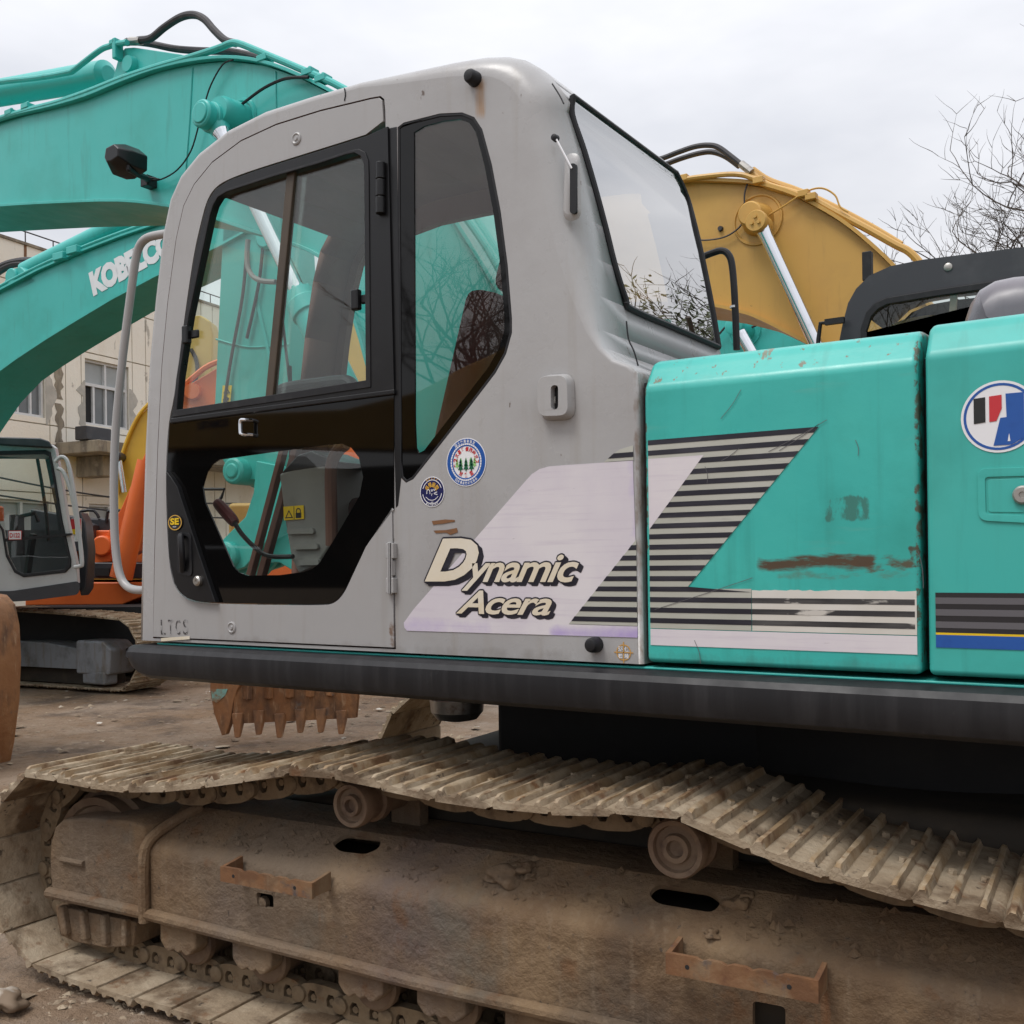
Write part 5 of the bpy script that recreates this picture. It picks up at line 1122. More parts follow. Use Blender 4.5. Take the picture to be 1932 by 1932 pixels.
b.prism([qK(p) + nK * .42 for p in ((490, 870), (540, 880), (548, 960), (520, 1010), (470, 1070), (425, 1085), (425, 1020), (470, 975), (485, 930))], nK * .06)
b.build('bucket_link', 'teal', K2, bevel=.012)
b = MB(); b.prism([qK(p) + nK * .05 for p in ((545, 1000), (560, 1030), (590, 1080), (560, 1086), (520, 1062), (470, 1062), (450, 1086), (410, 1090), (470, 1040))], nK * .05); b.prism([qK(p) + nK * .35 for p in ((545, 1000), (560, 1030), (590, 1080), (560, 1086), (520, 1062), (470, 1062), (450, 1086), (410, 1090), (470, 1040))], nK * .05); b.build('bucket_ears', 'teal', K2, bevel=.01)
ck = lambda p, o_=0: qK(p) + nK * o_
BW = 1.0; bx_ = FW * .15 + RT0 * .99
qKm = plane_px(pK - nK * .35, nK)
cheek = [(396, 1095), (396, 1305), (403, 1345), (418, 1388), (426, 1386), (434, 1365), (439, 1330), (447, 1302), (475, 1250), (490, 1095)]
b = MB(); b.prism([qKm(p) for p in cheek], nK * .045)
b.build('bucket_cheek', 'bucket_rust', K2, bevel=.008)
b = MB()
front_ = [qK(p) - nK * .33 for p in ((420, 1385), (402, 1330), (396, 1200), (398, 1095))]
lip0, lip1 = qK((436, 1375)) - nK * .34, qK((655, 1362)) + nK * .5
sh = [[qKm((438, 1366)), qKm((442, 1318)), qKm((446, 1240)), qKm((450, 1130))]]
far_ = [p + RT0 * .98 + FW * .25 for p in sh[0]]
b.add(sh[0] + far_, [(i, i + 1, 4 + i + 1, 4 + i) for i in range(3)]); b.add([p + nK * .03 for p in sh[0] + far_], [(i, i + 1, 4 + i + 1, 4 + i) for i in range(3)])
b.build('bucket_shell', 'bucket_rust', K2)
for k in range(6):
    t = (k + .35) / 6; p = sh[0][0].lerp(far_[0], t); u = (far_[0] - sh[0][0]).normalized()
    b = MB(); dz_ = (.02 * math.sin(k * 2.3)); top_ = p + EZ * (.09 + dz_) - nK * .03; v = [top_ - u * .045, top_ + u * .045, top_ + u * .045 + nK * .06, top_ - u * .045 + nK * .06]; q = p - EZ * (.11 - dz_) - nK * .05 + u * .01; v += [q - u * .02, q + u * .02, q + u * .02 + nK * .02, q - u * .02 + nK * .02]
    b.add(v, [(0, 1, 2, 3), (4, 5, 6, 7), (0, 1, 5, 4), (1, 2, 6, 5), (2, 3, 7, 6), (3, 0, 4, 7)]); b.build('bucket_tooth', 'bucket_rust', K2, bevel=.008)
    if k < 5: b = MB(); r2 = sh[0][1].lerp(far_[1], t + .06); b.box(r2 + EZ * .06 - nK * .02, (.06, .05, .14)); b.build('wear_pad', 'bucket_rust', K2, bevel=.006)
b = MB(); b.prism([qKm(p) - nK * .004 for p in ((399, 1300), (430, 1300), (425, 1312), (410, 1326), (401, 1322))], nK * .012); b.build('paint_patch', 'teal_faded', K2)
b = MB(); b.prism([ck(p, .2) for p in ((536, 970), (548, 966), (552, 974), (540, 979))], nK * -.002); b.build('warning_label', 'sticker_yellow', KA)
st = [ck(p, -.022) for p in ((424, 728), (441, 728), (437, 768), (421, 768))]; b = MB(); b.prism(st, nK * -.004); tr_ = [ck(p, -.03) for p in ((432, 731), (439, 743), (426, 743))]; b.prism(tr_, nK * -.003, [[sum(tr_, Vector()) / 3 + (p - sum(tr_, Vector()) / 3) * .6 for p in tr_]], mi=1); tr2 = [ck(p, -.03) for p in ((430, 748), (437, 752), (430, 764), (425, 755))]; b.prism(tr2, nK * -.003, mi=1); b.build('warning_label', ['sticker_yellow', 'sticker_black'], KA)
# unseen carrier out of frame left: house block so that the boom has a foot
hb_ = qK((-330, 900)); b = MB(); b.box(hb_ + nK * .5 + Vector((0, 0, -.9)) - RT0 * 1.2, (2.6, 2.4, 1.2)); b.build('house', 'teal', K2, bevel=.08); b = MB(); b.box(Vector((hb_.x, hb_.y, .45)) + nK * .5 - RT0 * 1.2, (3.2, 2.6, .9)); b.build('undercarriage', 'undercarriage_dark', K2, bevel=.15)

# ================================================================== mustard excavator parked parallel behind
MU = thing('excavator', (1.2, 4.4, 0), 'mustard yellow excavator with black cab behind the teal hatch', 'excavator')
MYB = 4.25
mt_px = [(1000, 330), (1100, 345), (1200, 346), (1262, 347), (1310, 345), (1400, 348), (1450, 356), (1500, 372), (1540, 392), (1590, 422), (1640, 462), (1690, 510), (1760, 590), (1830, 690)]
mb_px = [(1800, 760), (1740, 740), (1640, 700), (1560, 660), (1500, 630), (1440, 600), (1400, 586), (1320, 570), (1200, 566), (1000, 580)]
b = MB(); b.prism(PYs(mt_px + mb_px, MYB), (0, .55, 0)); MBM = b.build('boom', 'mustard', MU, bevel=.01)
b = MB(); b.add(*flange(smooth_path(PYs(mt_px, MYB), 3), MYB - .05, MYB + .6, .022, 1)); b.build('top_plate', 'mustard', MBM)
b = MB(); b.add(*flange(smooth_path(PYs(mb_px, MYB), 3), MYB - .05, MYB + .6, .022, 1)); b.build('bottom_plate', 'mustard', MBM)
b = MB(); b.tube([onY(p, MYB - .06) for p in ((1245, 342), (1290, 338), (1320, 334), (1370, 329), (1400, 330), (1420, 336), (1440, 342))], .018, 8); b.build('feed_pipe', 'mustard', MBM)
b = MB(); b.tube([onY(p, MYB - .02) for p in ((1412, 322), (1425, 334), (1450, 350), (1490, 362), (1530, 375), (1580, 402), (1640, 434), (1690, 462), (1715, 475), (1738, 500), (1760, 540))], .024, 8); b.build('feed_pipe', 'mustard', MBM)
b = MB(); b.tube([onY(p, MYB + .12) for p in ((1420, 320), (1450, 340), (1500, 358), (1560, 384), (1640, 426), (1700, 462))], .022, 8); b.build('feed_pipe', 'mustard', MBM)
for p in ((1290, 337), (1432, 341), (1517, 366), (1531, 372)): b = MB(); b.box(onY(p, MYB - .05), (.07, .06, .045)); b.build('pipe_clamp', 'mustard', MBM, bevel=.006)
for o_, pts in ((-.04, ((1215, 303), (1245, 300), (1280, 287), (1310, 277), (1335, 274), (1355, 278), (1380, 296), (1410, 320))), (.06, ((1215, 322), (1250, 312), (1285, 299), (1320, 289), (1345, 287), (1370, 296), (1395, 314)))):
    b = MB(); b.tube([onY(p, MYB + o_) for p in pts], .019, 8); b.build('hose', 'hose', MU)
b = MB(); b.tube([onY(p, MYB - .045) for p in ((1398, 309), (1408, 317), (1418, 325))], .026, 8, fine=0); b.build('hose_fitting', 'steel', MU)
pc = onY((1430, 415), MYB)
b = MB(); b.lathe(pc + Vector((0, 0, 0)), -EY, [(0, .172), (.012, .168), (.012, .158), (.003, .153)], 36); b.lathe(pc, -EY, [(0, .11), (.06, .095), (.16, .08), (.17, .07)], 28); b.build('boss_pad', 'mustard', MBM)
b = MB(); b.lathe(onY((1425, 416), MYB - .30), EY, [(0, .064), (.01, .07), (.05, .07), (.056, .064), (.15, .064)], 26)
for a in (90, 210, 330): q = onY((1425, 416), MYB - .30) + Vector((math.cos(R_(a)) * .026, -.012, math.sin(R_(a)) * .026)); b.cyl(q, q + Vector((0, .02, 0)), .012, n=6)
b.build('cylinder_boss', 'mustard', MU)
P1 = onY((1436, 425), MYB - .22); P2 = onY((1545, 660), MYB - .22); ax = P2 - P1
b = MB(); b.lathe(P1, ax, [(0, .05), (.1, .042), (ax.length + .2, .042)], 22); b.build('piston_rod', 'chrome', MU)
b = MB(); b.lathe(P1, ax, [(ax.length + .2, .07), (ax.length + .2, .11), (ax.length + 1.0, .11)], 22); b.build('boom_cylinder', 'mustard', MU)
def wire2(pts, y, par, mt='mustard', r=.006): b = MB(); b.tube([onY(p, y) for p in pts], r, 6); return b.build('cable', mt, par)
wire2(((1412, 342), (1405, 365), (1404, 395), (1398, 425), (1370, 446), (1335, 453), (1310, 452)), MYB - .03, MBM, 'hose')
wire2(((1450, 406), (1480, 388), (1520, 362), (1550, 355), (1575, 368), (1585, 390), (1600, 400)), MYB - .05, MBM)
b = MB(); b.lathe(onY((1360, 432), MYB), -EY, [(0, .02), (.02, .016)], 10); b.build('weld_nut', 'hose', MBM)
# its black cab
MYC = 3.12
co = [(1580, 780), (1584, 640), (1590, 610), (1600, 572), (1615, 545), (1640, 520), (1680, 502), (1740, 490), (1932, 466), (2150, 440), (2150, 780)]
ci = [(1622, 780), (1624, 622), (1634, 590), (1650, 572), (1672, 562), (1760, 547), (1932, 522), (2100, 500), (2100, 780)]
b = MB(); b.prism(PYs(co, MYC), (0, .06, 0), [PYs(ci, MYC)]); MC = b.build('cab', 'dark_hood', MU, bevel=.012, seg=3)
ci2 = [(1632, 780), (1634, 626), (1643, 597), (1657, 582), (1676, 573), (1762, 559), (1932, 535), (2090, 514), (2090, 780)]
b = MB(); b.prism(PYs(ci, MYC - .012), (0, .03, 0), [PYs(ci2, MYC - .012)]); b.build('window_seal', 'rubber', MC, bevel=.006)
b = MB(); b.prism(PYs(ci2, MYC + .01), (0, .005, 0)); b.build('window_pane', 'glass_a', MC)
v = []; cof = PYs(co[1:10], MYC + .06); b = MB(); b.add([p for p in cof] + [p + Vector((0, .95, 0)) for p in cof], [(i, i + 1, len(cof) + i + 1, len(cof) + i) for i in range(2, len(cof) - 1)]); b.build('roof', 'dark_hood', MC)
b = MB(); b.prism([p + Vector((0, 1.0, 0)) for p in PYs(co, MYC)], (0, .05, 0), [[p + Vector((0, 1.0, 0)) for p in PYs([(1660, 780), (1662, 640), (1690, 600), (1760, 586), (1932, 560), (2080, 540), (2080, 780)], MYC)]]); b.build('far_frame', 'dark_hood', MC)
b = MB(); b.prism(PYs([(1793, 552), (1806, 550), (1792, 780), (1778, 780)], MYC + .02), (0, .02, 0)); b.build('window_divider', 'cream_dark', MC)
b = MB(); b.prism(rounded(PYs([(1640, 700), (1650, 640), (1690, 605), (1760, 592), (1800, 600), (1830, 700)], MYC + .5), .1), (0, .4, 0)); b.build('operator_seat', 'pale_yellow', MC, bevel=.04)
b = MB(); b.box(onY((1637, 503), MYC + .4), (.05, .05, .16)); b.build('mirror_stub', 'rubber', MC, bevel=.004)
b = MB(); b.tube([onY(p, MYC - .05) for p in ((1588, 602), (1570, 608), (1548, 610), (1544, 640), (1542, 690))], .012, 6, fine=0); b.box(onY((1575, 606), MYC - .05), (.1, .03, .03)); b.build('mirror_bracket', 'rubber', MC)
MB().lathe(onY((1789, 504), MYC), -EY, [(0, .022), (.006, .02), (.01, .01)], 14).build('plug', 'steel', MC)
b = MB(); b.box((1.6, 4.3, 1.0), (4.2, 2.3, 1.2)); b.build('house', 'mustard', MU, bevel=.06)
b = MB(); b.box((1.0, 3.45, .42), (3.9, .6, .8)); b.build('track', 'undercarriage_dark', MU, bevel=.3, seg=4)
b = MB(); b.box((1.0, 5.6, .42), (3.9, .6, .8)); b.build('track', 'undercarriage_dark', MU, bevel=.3, seg=4)

# ================================================================== teal boom beyond the mustard one
TB = thing('excavator', (1.0, 9.2, 0), 'teal excavator boom low behind the mustard boom', 'excavator')
TY = 8.6
tt = [(700, 760), (900, 660), (1050, 610), (1180, 585), (1300, 570), (1400, 575), (1460, 588), (1540, 620), (1620, 668), (1720, 740), (1800, 830)]; tb = [(1780, 900), (1650, 830), (1540, 770), (1420, 730), (1180, 735), (1050, 750), (900, 790), (720, 850)]
b = MB(); b.prism(PYs(tt + tb, TY), (0, .55, 0)); TBB = b.build('boom', 'teal_boom', TB, bevel=.01)
b = MB(); b.add(*flange(smooth_path(PYs(tt, TY), 3), TY - .05, TY + .6, .025, 1)); b.build('top_plate', 'teal_boom', TBB)
pc = onY((1405, 625), TY); b = MB(); b.lathe(pc, -EY, [(0, .19), (.015, .185), (.015, .17), (.003, .165)], 32); b.lathe(pc, -EY, [(0, .12), (.1, .10), (.25, .085), (.26, .10), (.34, .10), (.35, .08)], 26); b.build('cylinder_boss', 'teal_boom', TBB)
P1 = onY((1396, 628), TY - .28); P2 = onY((1432, 690), TY - .28); b = MB(); b.lathe(P1, P2 - P1, [(0, .07), (2.0, .07)], 18); b.build('piston_rod', 'chrome', TB)
for pts in (((1340, 648), (1352, 636), (1375, 610), (1400, 590), (1412, 578)), ((1412, 620), (1430, 612), (1448, 598), (1462, 590))): b = MB(); b.tube([onY(p, TY - .06) for p in pts], .012, 6); b.build('cable', 'hose', TBB)
b = MB(); b.box((2.4, 9.0, .9), (3.2, 2.4, 1.7)); b.build('house', 'teal', TB, bevel=.1)

# ================================================================== excavator A: grey cab facing us, far left
DA = 12.0
AX = RT0.copy(); AN = FW.copy(); aP = CAM + FW * DA
qA = plane_px(aP, FW)
A_ = thing('excavator', Vector((qA((60, 1310)).x, qA((60, 1310)).y, 0)), 'small grey excavator cab above muddy tracks at the left edge, numbered D122', 'excavator')
co = [(-28, 1090), (-22, 850), (-15, 836), (-5, 832), (96, 838), (104, 845), (113, 890), (128, 985), (144, 1062), (146, 1100), (118, 1108), (30, 1128), (-20, 1130)]
ci = [(-18, 1050), (-14, 858), (-10, 851), (86, 849), (95, 853), (104, 900), (118, 985), (134, 1055), (134, 1070), (124, 1080), (45, 1089), (28, 1080), (12, 1050), (4, 1000), (-6, 985)]
b = MB(); b.prism([qA(p) for p in co], FW * .08, [[qA(p) for p in ci]]); CA = b.build('cab', 'cab_b_grey', A_, bevel=.02, seg=3)
cia = [qA(p) - FW * .02 for p in ci]; c = sum(cia, Vector()) / len(cia); b = MB(); b.prism(cia, FW * .03, [[c + (p - c) * .94 for p in cia]]); b.build('window_seal', 'rubber', CA, bevel=.006)
b = MB(); b.prism([qA(p) for p in ci], FW * .01); b.build('windscreen', 'glass_a', CA)
# cab sides and rear
qAd = lambda d_: plane_px(aP + FW * d_, FW)
q13 = qAd(1.3)
b = MB()
rgt = [qA(p) for p in ((104, 845), (113, 890), (128, 985), (144, 1062), (146, 1100))]
b.add(rgt + [p + FW * 1.2 - RT0 * .5 for p in rgt], [(i, i + 1, 6 + i, 5 + i) for i in (3,)])
b.add([qA((-20, 1130)), qA((146, 1100)), q13((140, 1100)), q13((-28, 1120))], [(0, 1, 2, 3)])
rear = [(-28, 1120), (-20, 840), (100, 842), (125, 960), (140, 1100)]
b.prism([q13(p) for p in rear], FW * .05, [[q13(p) for p in ((-12, 1000), (-8, 865), (85, 865), (105, 960), (110, 1000))]])
b.build('cab_back', 'dark_hood', CA)
b = MB(); b.prism([qA(p) - FW * .05 for p in ((-40, 832), (-30, 824), (80, 827), (97, 833), (104, 846), (86, 845), (-40, 838))], FW * 1.35 - RT0 * .6); b.build('roof', 'dark_hood', CA, bevel=.02)
b = MB(); b.prism([qA(p) - FW * .03 for p in ((12, 1016), (136, 1006), (136, 1010), (12, 1022))], FW * .04); b.build('window_bar', 'rubber', CA)
b = MB(); b.tube([qA(p) + FW * .25 for p in ((52, 862), (62, 920), (70, 980), (72, 1020))], .02, 6); b.build('wiper', 'rubber', CA)
b = MB(); b.box(qAd(.7)((32, 1010)), (.12, .12, .5)); b.box(qAd(.7)((55, 1060)), (.06, .06, .7), Matrix.Rotation(R_(15), 3, 'Y')); b.tube([qAd(.6)(p) for p in ((36, 975), (66, 968), (72, 985))], .025, 6, fine=0); b.build('control_lever', 'rubber', CA)
b = MB(); q = qA((31, 1010)) - FW * .03; b.box(q, (.15, .004, .105), Matrix.Rotation(YAW, 3, 'Z'), 0); b.box(q - FW * .003, (.138, .004, .092), Matrix.Rotation(YAW, 3, 'Z'), 1)
text_fit(b, 'D122', q - FW * .008, RT0, EZ, width=.118, height=.055, nrm=-FW, bold=.03, mi=0, center=True); b.build('number_sticker', ['sticker_red', 'sticker_white'], CA, label='white sticker with red number D122')
for pts in (((108, 872), (120, 863), (132, 875), (143, 930), (152, 1000), (158, 1060), (154, 1068), (144, 1070)), ((112, 884), (124, 893), (138, 930), (148, 985), (150, 1020))): b = MB(); b.tube([qA(p) - FW * .05 for p in pts], .024, 8); b.build('grab_rail', 'cab_b_grey', CA)
b = MB(); b.prism(rounded([qA(p) - FW * .02 for p in ((-60, 1115), (24, 1115), (150, 1096), (153, 1110), (148, 1122), (60, 1133), (-60, 1140))], .05), FW * 1.2 - RT0 * .55); b.build('skirt', 'dark_hood', A_, bevel=.02)
b = MB(); b.prism([qAd(.6)(p) for p in ((150, 965), (160, 985), (166, 1040), (162, 1110), (152, 1125), (146, 1100), (148, 1000))], FW * .25); b.build('side_cover', 'dark_hood', A_, bevel=.02)
b = MB(); c = qAd(.3)((144, 1000)); rz = Matrix.Rotation(YAW, 3, 'Z'); b.box(c, (.12, .01, .27), rz, 0); b.box(c + EZ * .07 - FW * .01, (.12, .01, .12), rz, 1); b.box(c - EZ * .02 - FW * .01, (.12, .01, .06), rz, 2); b.build('warning_label', ['sticker_white', 'sticker_red', 'sticker_yellow'], CA)
# track of A: side frame and shoes, pointing right and a little towards us
ta = R_(-27); tD = (RT0 * math.cos(ta) + FW * math.sin(ta)).normalized(); tN = Vector((-tD.y, tD.x, 0))
e0 = onZ((228, 1308), 0); 
def ta_(s, w, z): return Vector((e0.x, e0.y, 0)) + tD * s + tN * w + EZ * z
LA = 3.3; RA = .42; pathA = [( .0 - .0 + 0, 0)]
loopA = []
for k in range(24): a = -math.pi / 2 + math.pi * k / 23; loopA.append((-.1 + RA * .9 * math.cos(a), .45 + RA * math.sin(a)))
loopA = [Vector(p) for p in loopA] + [Vector((-1.0, .92)), Vector((-2.2, .96)), Vector((-3.2, .86))] + [Vector((-3.4 - RA * .8 * math.sin(a), .42 + RA * math.cos(a) * .95)) for a in [math.pi * k / 8 for k in range(9)]] + [Vector((-2.2, .03)), Vector((-1.0, .03))]
cumA = [0]
for i in range(len(loopA)): cumA.append(cumA[-1] + (loopA[(i + 1) % len(loopA)] - loopA[i]).length)
def alongA(d):
    d %= cumA[-1]
    for i in range(len(cumA) - 1):
        if cumA[i + 1] >= d: return loopA[i].lerp(loopA[(i + 1) % len(loopA)], (d - cumA[i]) / (cumA[i + 1] - cumA[i] + 1e-9))
nA = round(cumA[-1] / PIT)
for w0 in (0, 2.2):
    for k in range(nA):
        d = cumA[-1] * k / nA; a = alongA(d - .06); c = alongA(d + .06); t = (c - a).normalized(); nr = Vector((t.y, -t.x)); ps = alongA(d)
        t3 = tD * t.x + EZ * t.y; n3 = tD * nr.x + EZ * nr.y; o3 = ta_(ps.x, w0, ps.y)
        obj('track_shoe', SHOES[k % 3], A_, Matrix(((t3.x, tN.x, n3.x, o3.x), (t3.y, tN.y, n3.y, o3.y), (t3.z, tN.z, n3.z, o3.z), (0, 0, 0, 1))))
b = MB(); b.prism([ta_(-3.4, .04, .25), ta_(-.75, .04, .25), ta_(-.75, .04, .50), ta_(-1.3, .04, .56), ta_(-3.4, .04, .6)], tN * .35); b.build('track_frame', 'frame_steel', A_, bevel=.02)
b = MB(); b.prism([ta_(-.75, .0, .2), ta_(-.2, .0, .2), ta_(-.16, .0, .5), ta_(-.3, .0, .6), ta_(-.75, .0, .6)], tN * .4); b.box(ta_(-.45, .1, .16), (.42, .2, .16), Matrix.Rotation(-ta * 0, 3, 'Z')); b.build('idler_yoke', 'frame_steel', A_, bevel=.03)
b = MB(); b.prism([ta_(-3.3, .14, .06), ta_(-.4, .14, .06), ta_(-.4, .14, .26), ta_(-3.3, .14, .26)], tN * .3); b.build('roller_row', 'undercarriage_dark', A_)
b = MB(); b.box(ta_(-1.7, 1.3, .72), (2.0, 2.0, .5), Matrix.Rotation(YAW, 3, 'Z')); b.build('car_body', 'dark_void', A_)

# ================================================================== excavator B: orange, behind A
qB = plane_px(CAM + FW * 14.2, FW)
B_ = thing('excavator', Vector((qB((250, 1200)).x, qB((250, 1200)).y, 0)), 'orange excavator with dark engine cover seen between grab rail and grey cab', 'excavator')
b = MB(); b.prism([qB(p) for p in ((192, 1035), (198, 1015), (230, 955), (262, 880), (300, 800), (420, 690), (430, 730), (340, 830), (300, 905), (275, 985), (250, 1040), (212, 1060))], FW * .5); BB = b.build('boom', 'orange', B_, bevel=.015)
b = MB(); b.lathe(qB((196, 1030)) - FW * .1, FW, [(0, .12), (.02, .14), (.7, .14)], 22); b.prism([qB(p) - FW * .05 for p in ((178, 1040), (182, 1020), (205, 1012), (215, 1030), (212, 1060), (180, 1062))], FW * .08); b.build('foot_bracket', 'orange', B_, bevel=.01)
P1 = qB((244, 1090)) - FW * .3; P2 = qB((262, 1010)) - FW * .3
b = MB(); b.lathe(P1, P2 - P1, [(0, .15), (.7, .14), (1.6, .13)], 22); b.build('boom_cylinder', 'orange', B_)
b = MB(); b.prism([qB(p) - FW * .1 for p in ((60, 1060), (300, 1062), (300, 1092), (60, 1092))], FW * 2); b.build('house_front', 'dark_hood', B_, bevel=.02)
b = MB(); b.prism([qB(p) - FW * .2 for p in ((60, 1098), (300, 1098), (300, 1116), (240, 1140), (60, 1142))], FW * 2.2); b.build('deck', 'orange', B_, bevel=.02)
b = MB(); b.prism([qB(p) + FW * .1 for p in ((60, 1000), (220, 1000), (220, 1062), (60, 1062))], FW * 1.6); b.build('engine_side', 'orange', B_, bevel=.02)
b = MB(); b.prism([qB(p) + FW * .2 for p in ((60, 985), (140, 975), (205, 978), (222, 990), (222, 1006), (60, 1004))], FW * 1.6); b.build('engine_cover', 'dark_hood', B_, bevel=.03)
b = MB(); b.prism([qB(p) - FW * .05 for p in ((60, 960), (140, 975), (176, 990), (176, 1040), (60, 1040))], FW * .4); b.build('tool_box', 'dark_hood', B_, bevel=.02)
for x0 in (138, 190):
    b = MB(); b.tube([qB(p) + FW * .2 for p in ((x0, 985), (x0 + 2, 968), (x0 + 6, 963), (x0 + 28, 962), (x0 + 38, 976))], .022, 6, fine=2); b.build('hand_rail', 'rubber', B_)
b = MB(); b.prism([qB(p) - FW * .12 for p in ((186, 1072), (212, 1072), (212, 1086), (186, 1086))], FW * .05); b.build('step_recess', 'dark_void', B_)
b = MB(); b.prism([qB(p) for p in ((60, 1142), (290, 1142), (280, 1185), (60, 1185))], FW * 2.2); b.build('undercarriage', 'dark_void', B_)
for w in (-.2, 2.0):
    b = MB(); c = qB((120, 1230)); b.box(Vector((c.x, c.y, .42)) + FW * w + RT0 * .4, (3.6, .55, .8), Matrix.Rotation(YAW, 3, 'Z')); b.build('track', 'undercarriage_dark', B_, bevel=.25, seg=3)
MB().lathe(qB((84, 990)) - FW * 1.4, EZ, [(0, .12), (.16, .12), (.18, .1)], 14).build('pre_cleaner', 'orange', B_)

# ================================================================== yellow excavators further back
qY = plane_px(CAM + FW * 17.0, FW)
Y_ = thing('excavator', Vector((qY((330, 1180)).x, qY((330, 1180)).y, 0)), 'bright yellow excavator boom between orange boom and cream building', 'excavator')
b = MB(); b.prism([qY(p) for p in ((224, 1010), (222, 930), (226, 880), (240, 830), (262, 786), (285, 762), (330, 720), (350, 760), (300, 850), (275, 930), (262, 1010))], FW * .5); YB = b.build('boom', 'yellow', Y_, bevel=.02)
b = MB(); b.tube([qY((x, y)) - FW * .03 for x, y in ((224, 930), (227, 880), (242, 828), (264, 783), (290, 755))], .03, 8); b.build('feed_pipe', 'yellow', YB)
b = MB(); b.lathe(qY((229, 863)) - FW * .25, FW, [(0, .06), (.02, .08), (.3, .08)], 18); b.build('cylinder_boss', 'dark_hood', YB)
b = MB(); b.cyl(qY((230, 866)) - FW * .12, qY((240, 930)) - FW * .12, .045, n=14); b.build('piston_rod', 'chrome', Y_)
b = MB(); b.box(qY((330, 1120)) + FW * .6 + Vector((0, 0, .2)), (2.6, 2.2, 1.2), Matrix.Rotation(YAW, 3, 'Z')); b.build('house', 'yellow', Y_, bevel=.05)
b = MB(); c = qY((330, 1160)); b.box(Vector((c.x, c.y, .4)) + FW * .6, (3.2, 2.4, .8), Matrix.Rotation(YAW, 3, 'Z')); b.build('undercarriage', 'undercarriage_dark', Y_, bevel=.2)
qZ = plane_px(CAM + FW * 15.6, FW)
Z_ = thing('excavator', Vector((qZ((470, 1150)).x, qZ((470, 1150)).y, 0)), 'pale yellow excavator arm seen through the front of the door window', 'excavator')
b = MB(); b.prism([qZ(p) for p in ((352, 610), (362, 596), (378, 594), (396, 605), (402, 630), (400, 700), (410, 800), (330, 800), (338, 720), (352, 690))], FW * .4); ZB = b.build('arm', 'pale_yellow', Z_, bevel=.03)
b = MB(); b.prism([qZ(p) for p in ((330, 800), (410, 800), (520, 830), (700, 800), (700, 900), (500, 900))], FW * .5); b.prism([qZ(p) for p in ((640, 560), (700, 640), (740, 760), (720, 900), (640, 900), (660, 740))], FW * .5); b.build('boom', 'pale_yellow', Z_, bevel=.02)
b = MB(); b.tube([qZ(p) - FW * .05 for p in ((362, 660), (372, 680), (374, 705), (368, 730), (380, 745), (400, 748))], .03, 6); b.build('hose', 'hose', Z_)
b = MB(); b.box(qZ((620, 1060)) + FW, (3, 2, 1.8), Matrix.Rotation(YAW, 3, 'Z')); b.build('house', 'pale_yellow', Z_, bevel=.06)
b = MB(); c = qZ((620, 1160)); b.box(Vector((c.x, c.y, .4)) + FW, (3.2, 2.4, .8), Matrix.Rotation(YAW, 3, 'Z')); b.build('undercarriage', 'undercarriage_dark', Z_, bevel=.2)
qO = plane_px(CAM + FW * 13.4, FW)
O_ = thing('excavator', Vector((qO((480, 1150)).x, qO((480, 1150)).y, 0)), 'orange excavator boom seen low through the door window', 'excavator')
b = MB(); b.prism([qO(p) for p in ((300, 790), (330, 755), (362, 722), (412, 692), (520, 670), (640, 720), (700, 820), (690, 1000), (600, 1010), (560, 880), (480, 800), (420, 800), (360, 860), (300, 880))], FW * .5); OB = b.build('boom', 'orange', O_, bevel=.02)
b = MB(); b.tube([qO((x, y)) - FW * .04 for x, y in ((305, 778), (335, 745), (365, 714), (412, 684), (520, 662))], .035, 6); b.build('feed_pipe', 'orange', OB)
b = MB(); b.lathe(qO((366, 740)) - FW * .1, FW, [(0, .1), (.3, .12)], 18); b.build('pin_boss', 'orange', OB)
b = MB(); b.box(qO((640, 1090)) + FW, (2.6, 2, 1.4), Matrix.Rotation(YAW, 3, 'Z')); b.build('house', 'orange', O_, bevel=.06)
b = MB(); c = qO((640, 1180)); b.box(Vector((c.x, c.y, .4)) + FW, (3.2, 2.4, .8), Matrix.Rotation(YAW, 3, 'Z')); b.build('undercarriage', 'undercarriage_dark', O_, bevel=.2)
# ================================================================== the cream building
wa = R_(24.0); wD = (FW * math.cos(wa) + RT0 * math.sin(wa)).normalized(); wNr = Vector((wD.y, -wD.x, 0))     # along the wall, facing us
if wNr.dot(-FW) < 0: wNr = -wNr
wP = CAM - wNr * 16.0
def wl(px, off=0): return onP(px, wP + wNr * off, wNr)
def wc(px):
    p = wl(px); return (p - wP).dot(wD), p.z
def wp(a, z, off=0): q = wP + wD * a + wNr * off; return Vector((q.x, q.y, z))
BLD = thing('building', wp(wc((120, 900))[0], 0), 'peeling cream two storey building with white framed windows behind the yard', 'building')
a0 = wc((-420, 700))[0]; a1 = wc((640, 800))[0]; ztop = wc((0, 446))[1]
wins = []
w2a, w2z1 = wc((160, 675)); w2b = wc((243, 692))[0]; w2z0 = wc((161, 800))[1]
w1b = wc((85, 700))[0]; wd = w2b - w2a
gapw = w2a - w1b
for k in (-2, -1, 0): wins.append((w1b - wd - k * 0 - (wd + gapw) * (-k) + 0, w1b - (wd + gapw) * (-k), w2z0, w2z1))
for k in range(5): wins.append((w2a + (wd + gapw) * k, w2b + (wd + gapw) * k, w2z0, w2z1))
lz1 = wc((168, 950))[1]; lz0 = lz1 - 1.1; la = wc((168, 950))[0]
lw = [(la + (wd + gapw) * k, la + wd * 1.0 + (wd + gapw) * k, lz0, lz1) for k in range(-4, 4)]
